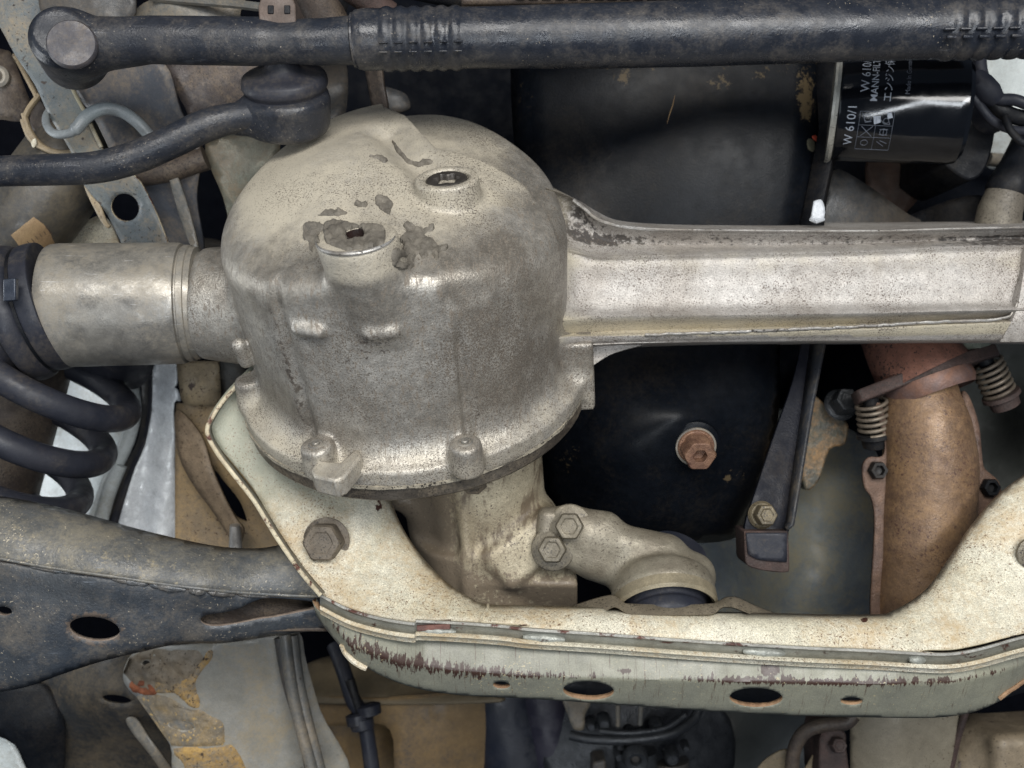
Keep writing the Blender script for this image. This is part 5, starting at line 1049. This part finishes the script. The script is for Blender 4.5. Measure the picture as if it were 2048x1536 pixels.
# ---- left: black damper with paper label, cream seat
dm = T('air_damper', 'thick black damper tube at the left edge carrying a worn brown paper label', 'damper', 60, 440, -.15)
dg = tube([P(-90, 640, -.20), P(10, 500, -.17), P(120, 350, -.17), P(170, 280, -.19)], [px(92, -.17)] * 2 + [px(90, -.17)] * 2, 64)
dmo = add('damper_tube', dg, mat('damper_black', C(50, 52, 54), C(66, 62, 56), .45, 0, 8, .8, .15, dust=(C(92, 84, 70), .35, 10), bump=.15), dm, sharp=60); DMB = bvh_of(dmo)
add('paper_label', draped(DMB, cr([(20, 470), (20, 470), (68, 431), (68, 431), (96, 456), (112, 490), (112, 490), (62, 515), (62, 515), (40, 496)], 3, False), .0006, 6, .2, 3, 3), STICK, dm, label='worn brown paper label', sharp=60)
for k in range(6):
    x0, y0 = 44 + k * 8.0, 474 - k * 5.0; add('label_print', draped(DMB, [(x0, y0), (x0 + 4, y0 - 3), (x0 + 26, y0 + 22), (x0 + 22, y0 + 25)], .0009, 4, 0, 3, 1), STICKP, dm)
cs2 = T('spring_seat', 'cream painted spring seat edge peeking above the drive joint', 'spring seat', 170, 480, -.2)
panel('seat_sheet', [(108, 492), (130, 462), (175, 440), (208, 432), (232, 470), (235, 520), (120, 520)], [(108, 492, -.21), (175, 440, -.20), (235, 520, -.21)], [CREAM, CREAM], cs2)
panel('seat_inner', [(235, 440), (300, 470), (440, 480), (440, 520), (250, 520)], -.24, GREYD, cs2)
# ---- body panels below the joint
bp2 = T('wheel_arch_panel', 'bright silver foil-faced heat panel left of the crossmember bend', 'panel', 300, 900, -.25)
sil = cr([(306, 715), (306, 715), (352, 715), (352, 715), (354, 765), (347, 774), (356, 780), (362, 802), (348, 806), (350, 870), (352, 955), (366, 975), (366, 975), (364, 1020), (360, 1065), (352, 1090), (352, 1090), (232, 1060), (232, 1060), (262, 960), (290, 890), (304, 820)], 3)
g = sheet(sil, lambda x, y: -.245 + .004 * np.sin((x - (330 + (y - 800) * -.12)) / 12.) * 1 + .0012 * fbm(x, y, 4, 3, .06), step=5)
add('foil_sheet', g[:2], SILVER, bp2, solid=.002, sharp=60)
wp = T('white_body_panel', 'white painted body sill with folded edges behind the coil spring', 'body panel', 220, 930, -.3)
panel('sill_sheet', [(60, 720), (250, 720), (275, 760), (272, 850), (250, 920), (220, 1010), (200, 1080), (60, 1060)], [(60, 720, -.33), (250, 730, -.32), (272, 840, -.29), (225, 880, -.31), (240, 930, -.29), (200, 960, -.31), (200, 1080, -.30), (60, 1060, -.33), (130, 900, -.34)], WHITEP, wp)
add('sill_fold', tube([P(*p) for p in cr([(262, 770, -.285), (268, 820, -.28), (255, 880, -.28), (225, 945, -.28), (205, 1000, -.28), (180, 1070, -.28)], 6)], [.008] * 31, 14), WHITEP, wp)
add('sill_pipe', tube([P(*p) for p in cr([(240, 930, -.27), (222, 975, -.27), (208, 1020, -.27), (196, 1070, -.27)], 5)], .0075, 14), WHITEP, wp)
panel('dark_gap', [(282, 720), (306, 720), (306, 820), (292, 890), (262, 960), (228, 1070), (200, 1070), (240, 950), (275, 880), (284, 800)], -.275, GREYD, wp)
panel('seal_strip', [(296, 720), (306, 720), (306, 820), (292, 890), (262, 962), (232, 1070), (212, 1070), (250, 960), (284, 880), (296, 800)], -.262, RUBBER, wp)
bs = T('bump_stop', 'dark bump stop block under the drive joint behind the coil spring', 'bump stop', 210, 760, -.2)
panel('stop_block', [(170, 715), (298, 715), (298, 755), (270, 778), (230, 775), (200, 770), (180, 780), (165, 740)], [(170, 715, -.18), (298, 755, -.2), (230, 775, -.21), (230, 730, -.17)], RUBBER, bs, solid=.02)
# ---- tan inner pillar between foil and crossmember
tp_ = T('tan_pillar', 'tan dusty chassis pillar with a torn dark opening behind the crossmember bend', 'chassis pillar', 420, 900, -.22)
panel('upper_block', [(352, 722), (352, 722), (438, 722), (438, 722), (442, 800), (430, 812), (370, 808), (358, 770)], [(352, 722, -.20), (438, 722, -.19), (442, 800, -.20), (358, 770, -.20), (400, 780, -.185)], TAN, tp_, stain=lambda x, y: blot(x, y, 385, 772, 14, 4) + blot(x, y, 405, 782, 24, 4))
panel('pillar_face', [(352, 806), (352, 806), (440, 806), (440, 806), (500, 930), (560, 1090), (560, 1120), (350, 1120), (350, 1120), (350, 900)], [(352, 806, -.215), (440, 806, -.20), (400, 900, -.205), (470, 1000, -.225), (560, 1120, -.22), (350, 1120, -.225)], mat('tan_pillar_paint', C(142, 126, 102), C(120, 106, 88), .6, 0, 8, .8, .14, dust=(C(166, 140, 100), .4, 10), speck=(C(80, 60, 46), .5, 300), bump=.3), tp_, holes=[cr([(422, 940), (434, 944), (446, 960), (478, 1000), (494, 1040), (486, 1040), (470, 1030), (452, 1000), (432, 975)], 4, True)])
panel('pillar_flap', [(352, 820), (400, 870), (424, 940), (450, 1000), (472, 1040), (486, 1060), (478, 1090), (462, 1080), (430, 1030), (380, 960), (355, 900)], [(352, 820, -.20), (424, 940, -.185), (486, 1060, -.185), (380, 960, -.195)], mat('dusty_flap', C(140, 122, 98), C(118, 102, 84), .6, .1, 14, .8, .25, speck=(C(70, 54, 44), .8, 360), bump=.5), tp_)
panel('pillar_side', [(440, 722), (490, 740), (480, 800), (445, 815)], -.21, GREYP, tp_)
add('bare_bolt', tube([P(470, 1050, -.175), P(472, 1100, -.18)], [.005, .007], 14), ALU_EDGE, tp_)
# ---- bottom left: chassis leg with ochre patches
cl2 = T('chassis_leg', 'grey chassis leg with peeling ochre underseal and rust, bottom left', 'chassis leg', 420, 1420, -.22)
lg_out = [(262, 1310), (300, 1296), (420, 1286), (560, 1270), (600, 1268), (612, 1320), (640, 1420), (690, 1570), (380, 1570), (340, 1490), (300, 1420), (258, 1380), (246, 1350)]
lz = [(262, 1310, -.20), (420, 1300, -.175), (580, 1280, -.20), (640, 1420, -.23), (560, 1500, -.22), (258, 1380, -.21), (330, 1400, -.19), (400, 1480, -.19), (480, 1400, -.195), (500, 1560, -.21)]
lgo = panel('leg_face', lg_out, lz, mat('leg_grey', C(146, 144, 138), C(122, 120, 112), .48, 0, 8, .7, .12, dust=(C(150, 136, 110), .25, 12), bump=.2, stain=C(84, 78, 70)), cl2, step=12, holes=[ell(363, 1452, 26, 9, 8, 20), ell(292, 1328, 9, 7, 0, 14)], stain=lambda x, y: .3 * sm(545, 590, x))
LGB = bvh_of(lgo)
add('underseal_crust', draped(LGB, cr([(246, 1345), (258, 1316), (296, 1298), (360, 1298), (395, 1300), (408, 1320), (392, 1345), (374, 1378), (350, 1384), (310, 1384), (280, 1376), (262, 1362)], 5, True), .0020, 5, 1.6, 8, 9, [ell(292, 1328, 9, 7, 0, 14)]), mat('grey_crust', C(128, 120, 108), C(112, 98, 78), .7, 0, 34, .9, .25, speck=(C(60, 48, 40), .7, 260), bump=1.0, bscale=180), cl2, label='cracked grey underseal crust', sharp=60)
add('underseal_crust', draped(LGB, cr([(312, 1362), (345, 1366), (374, 1352), (392, 1334), (414, 1302), (426, 1300), (424, 1318), (400, 1350), (392, 1370), (402, 1412), (380, 1414), (350, 1388), (312, 1386)], 5, True), .0024, 5, 1.2, 9, 7), YELLOW, cl2, label='ochre underseal patch', sharp=60)
add('underseal_crust', draped(LGB, cr([(262, 1362), (290, 1360), (312, 1374), (312, 1390), (285, 1390), (264, 1382)], 4, True), .0030, 4, 1.6, 10, 6), mat('bright_rust', C(150, 88, 52), C(104, 58, 40), .8, 0, 60, .9, .3, bump=1.0, bscale=220), cl2, label='orange rust patch', sharp=60)
add('underseal_crust', draped(LGB, cr([(345, 1495), (445, 1492), (448, 1478), (475, 1500), (490, 1530), (500, 1570), (385, 1570), (366, 1530)], 4, True), .0016, 8, .8, 12, 9), YELLOW, cl2, label='large ochre patch at the bottom edge', sharp=60)
add('underseal_crust', draped(LGB, cr([(272, 1392), (330, 1390), (380, 1416), (404, 1418), (420, 1430), (446, 1444), (450, 1478), (446, 1492), (342, 1492), (318, 1456), (290, 1424)], 4, True), .0012, 7, 1.2, 14, 8, [ell(363, 1452, 26, 9, 8, 20)]), mat('slate_crust', C(96, 100, 102), C(150, 126, 84), .6, 0, 30, .9, .3, speck=(C(180, 150, 96), .8, 240), bump=1.0, bscale=200), cl2, label='slate grey flaking patch with a slot', sharp=60)
for k, pts in enumerate([[(585, 1270), (600, 1380), (640, 1540), (650, 1570)], [(560, 1275), (575, 1360), (610, 1480), (625, 1570)], [(570, 1268), (588, 1400), (630, 1560)]]):
    add('fold', tube([P(x, y, -.195 + k * .003) for x, y in cr(pts, 6)], .006, 12), [GREYP, GREYD, GREYP][k], cl2)
lp2 = T('inner_fender', 'dim grey inner fender with an oval hole in the bottom left', 'fender', 200, 1420, -.28)
panel('fender_sheet', [(90, 1320), (320, 1280), (300, 1400), (345, 1490), (410, 1570), (140, 1570), (110, 1450), (92, 1390)], [(90, 1320, -.28), (320, 1280, -.26), (250, 1430, -.24), (150, 1400, -.25), (200, 1500, -.30), (300, 1540, -.30), (110, 1560, -.33)], mat('fender_grey', C(46, 47, 47), C(34, 35, 37), .6, 0, 8, .9, .15, dust=(C(96, 84, 66), .4, 9), bump=.2), lp2, holes=[ell(233, 1399, 30, 9, 7, 20)], step=12)
panel('fender_fold', [(252, 1438), (272, 1438), (300, 1478), (350, 1545), (372, 1570), (345, 1570), (300, 1510), (262, 1462)], [(252, 1438, -.235), (372, 1570, -.25), (300, 1490, -.225)], GREYP, lp2, step=8)
panel('dark_liner', [(-80, 1370), (60, 1366), (100, 1380), (130, 1450), (120, 1570), (70, 1570), (30, 1490), (-80, 1440)], [(-80, 1370, -.28), (120, 1570, -.30), (60, 1440, -.26)], DARK, lp2)
panel('white_glimpse', [(-80, 1440), (0, 1440), (14, 1470), (34, 1500), (50, 1536), (70, 1575), (-80, 1575)], [(-80, 1440, -.34), (50, 1536, -.33)], WHITEP, lp2)
# ---- bottom middle: blurred ochre casting, loom, grey pipe
oc_ = T('gearbox_case', 'out-of-focus ochre-dusted gearbox case below the crossmember', 'gearbox', 850, 1450, -.4)
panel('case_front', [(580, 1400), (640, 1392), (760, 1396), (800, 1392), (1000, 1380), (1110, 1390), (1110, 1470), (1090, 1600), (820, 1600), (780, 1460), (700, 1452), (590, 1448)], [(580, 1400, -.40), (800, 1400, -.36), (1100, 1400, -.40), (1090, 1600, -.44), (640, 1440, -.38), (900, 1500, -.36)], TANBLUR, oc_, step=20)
panel('case_top', [(610, 1330), (720, 1310), (900, 1370), (1000, 1400), (640, 1404), (600, 1380)], [(610, 1330, -.45), (720, 1310, -.45), (800, 1400, -.36), (620, 1400, -.38)], mat('case_top_dust', C(130, 114, 88), C(98, 88, 70), .6, 0, 8, .7, .1, bump=.1), oc_, step=16)
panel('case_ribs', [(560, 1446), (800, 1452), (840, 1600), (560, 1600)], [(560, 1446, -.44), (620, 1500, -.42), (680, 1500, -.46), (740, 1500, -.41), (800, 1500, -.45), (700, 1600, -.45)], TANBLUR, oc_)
add('exhaust_tunnel_pipe', tube([P(1000, 1350, -.42), P(1060, 1600, -.42)], .055, 30), mat('blue_black_pipe', C(34, 38, 50), C(28, 30, 36), .45, 0, 6, .7, .1, bump=.1), oc_, sharp=60)
add('dark_pipe', tube([P(1080, 1350, -.40), P(1125, 1600, -.40)], .036, 30), mat('violet_black_pipe', C(40, 38, 50), C(32, 32, 40), .45, 0, 6, .7, .1, bump=.1), oc_, sharp=60)
hn = T('wiring_harness', 'black taped wiring harness hanging over the ochre gearbox case', 'wiring', 720, 1430, -.3)
wire([(668, 1290, -.33), (690, 1350, -.31), (706, 1400, -.30), (725, 1430, -.30), (736, 1480, -.30), (752, 1600, -.30)], .0085, hn, RUBBER)
wire([(700, 1360, -.30), (715, 1410, -.295), (732, 1450, -.295)], .0055, hn, DARK)
for (x, y) in [(724, 1446), (738, 1418), (716, 1436)]: add('tape_wrap', lathe([(.008, -.006), (.0135, -.004), (.0130, .006), (.008, .008)], P(x, y, -.296), nrm((.2, -1, .1)), 16), RUBBER, hn)
gp = T('coolant_pipe', 'thin blue-grey pipe at the bottom between the chassis leg and the harness', 'pipe', 630, 1500, -.25)
wire([(634, 1438, -.25), (640, 1460, -.245), (630, 1500, -.245), (618, 1600, -.245)], .0062, gp, BLUEGR, name='pipe')
for k in range(4): wire([(618 + k, 1438 + k * 26, -.24), (606, 1452 + k * 26, -.235), (624 - k, 1466 + k * 26, -.24)], .0028, gp, WIRE, name='clip_curl')
# ---- bottom middle: dark transmission underside
tm = T('transmission', 'dark blurry transmission underside with a round drain plug below the crossmember holes', 'transmission', 1270, 1480, -.35)
panel('case_plate', [(1100, 1400), (1160, 1400), (1440, 1410), (1430, 1600), (1120, 1600)], [(1100, 1400, -.38), (1440, 1410, -.40), (1250, 1470, -.35), (1250, 1600, -.36)], CASTD, tm, step=18)
panel('pale_casting', [(1128, 1396), (1180, 1400), (1170, 1430), (1168, 1458), (1148, 1458), (1136, 1430)], [(1128, 1396, -.33), (1180, 1400, -.34), (1150, 1458, -.33)], GREYP, tm, step=8)
add('pan_rim', tube([P(*p) for p in cr([(1140, 1470, -.33), (1180, 1478, -.325), (1260, 1480, -.32), (1340, 1468, -.325), (1385, 1440, -.34), (1400, 1412, -.35)], 6)], .0055, 12), CASTD, tm)
add('pan_rim', tube([P(*p) for p in cr([(1200, 1462, -.325), (1260, 1466, -.32), (1330, 1456, -.325), (1370, 1430, -.335)], 6)], .0035, 12), CASTD, tm)
for (x, y, r, h) in [(1206, 1436, 13, .02), (1180, 1440, 10, .02), (1312, 1446, 14, .02), (1340, 1504, 15, .02), (1368, 1486, 8, .016), (1240, 1486, 10, .012), (1235, 1500, 9, .02), (1260, 1458, 9, .014), (1282, 1460, 7, .014)]:
    add('boss', lathe([(0, h), (px(r * .7, -.3), h), (px(r, -.3), h - .003), (px(r * 1.15, -.3), 0)], P(x, y, -.345), nrm((0, -.1, 1)), 24), CASTD, tm, sharp=40)
add('lower_housing', tube([P(1272, 1500, -.34), P(1272, 1600, -.34)], .024, 30), CASTD, tm)
add('lower_housing', tube([P(1340, 1520, -.36), P(1345, 1600, -.36)], .022, 30), GREYD, tm)
add('lower_housing', prism([(1185, 1525), (1212, 1520), (1215, 1600), (1185, 1600)], -.36, -.32), GREYD, tm, bevel=.003)
add('drain_ring', lathe([(px(10, -.3), .004), (px(12, -.3), .010), (px(22, -.3), .012), (px(25, -.3), .008), (px(26, -.3), 0)], P(1270, 1510, -.318), nrm((0, -.35, .93)), 36), CASTD, tm, sharp=40)
add('drain_centre', lathe([(0, .008), (px(8, -.3), .007), (px(11, -.3), .004)], P(1270, 1510, -.318), nrm((0, -.35, .93)), 20), GREYD, tm)
for (x0, y0, x1, y1) in [(1236, 1410, 1236, 1452), (1282, 1412, 1280, 1450)]: add('bright_tab', tube([P(x0, y0, -.325), P(x1, y1, -.325)], .0025, 8), GREYP, tm)
panel('tunnel_wall', [(1440, 1400), (1700, 1400), (1680, 1480), (1600, 1600), (1420, 1600)], [(1440, 1400, -.46), (1700, 1400, -.38), (1600, 1600, -.40)], mat('tunnel_grey', C(60, 64, 62), C(44, 48, 50), .55, 0, 5, .8, .1, bump=.1), tm, step=24)  # base colour lowered to paint in the light's falloff this deep
# ---- bottom right: second heat pipe, clamp, castings
hp2 = T('rear_pipe_shield', 'pale dusty pipe shield continuing below the crossmember', 'pipe shield', 1800, 1490, -.22)
panel('shield_sheet', [(1700, 1400), (1700, 1400), (1935, 1400), (1935, 1400), (1920, 1480), (1890, 1600), (1700, 1600), (1700, 1600)], [(1700, 1400, -.215), (1820, 1420, -.185), (1930, 1420, -.215), (1890, 1600, -.235), (1700, 1600, -.23), (1800, 1560, -.20)], mat('dusty_shield', C(150, 142, 124), C(128, 120, 104), .5, .15, 8, .8, .12, speck=(C(80, 66, 52), .5, 300), bump=.2), hp2)
add('shield_edge', tube([P(1932, 1420, -.205), P(1914, 1480, -.215), P(1888, 1600, -.23)], .0035, 10), RUSTD, hp2)
rc = T('ring_clamp', 'rusty ring clamp with a tan cone and bolt below the crossmember, bottom right', 'clamp', 1640, 1500, -.2)
add('clamp_ring', tube([P(*p) for p in cr([(1708, 1430, -.20), (1690, 1446, -.20), (1650, 1450, -.20), (1612, 1462, -.20), (1590, 1495, -.205), (1584, 1540, -.21), (1586, 1600, -.22)], 6)], [px(14, -.2)] * 37, 16), BROWN, rc, sharp=60)
panel('cone', [(1500, 1560), (1530, 1520), (1575, 1500), (1590, 1540), (1590, 1600), (1480, 1600)], [(1500, 1560, -.25), (1580, 1500, -.225), (1590, 1600, -.23)], TAN, rc, step=10)
panel('inner_cone', [(1600, 1560), (1632, 1500), (1648, 1474), (1655, 1500), (1650, 1600), (1600, 1600)], [(1600, 1560, -.225), (1650, 1480, -.21), (1650, 1600, -.22)], TAN, rc, step=8)
add('clamp_block', prism(cr([(1640, 1478), (1660, 1462), (1690, 1464), (1694, 1500), (1700, 1600), (1646, 1600)], 3, True), -.25, -.195), RUSTD, rc, bevel=.002)
bolt(P(1672, 1488, -.194), nrm((0, .2, 1)), px(16, -.19), .012, RUSTD, rc)
gr_ = T('rear_casting', 'tan dusty casting with a rounded corner at the bottom right edge', 'casting', 2000, 1500, -.2)
def rcst(X, Y, Z):
    d = d_box(X, Y, Z, P(2060, 1530, -.24), (nrm((1, .06, 0)), nrm((-.06, 1, 0)), (0, 0, 1)), (px(108, -.2), px(92, -.2), .04), .012)
    d = smin(d, d_caps(X, Y, Z, P(1950, 1500, -.25), P(1930, 1560, -.25), .026), .02)
    return d
add('casting_body', sdf(rcst, (.39, -.46, -.31), (.60, -.31, -.17), .0028), mat('tan_casting', C(140, 126, 104), C(112, 100, 84), .55, .1, 12, .8, .2, speck=(C(60, 50, 42), .6, 260), bump=.4), gr_, sharp=None)
add('side_boss', lathe([(0, .02), (px(30, -.2), .02), (px(36, -.2), .015), (px(38, -.2), 0)], P(1925, 1540, -.25), (0, .2, 1), 28), BROWN, gr_, sharp=40)
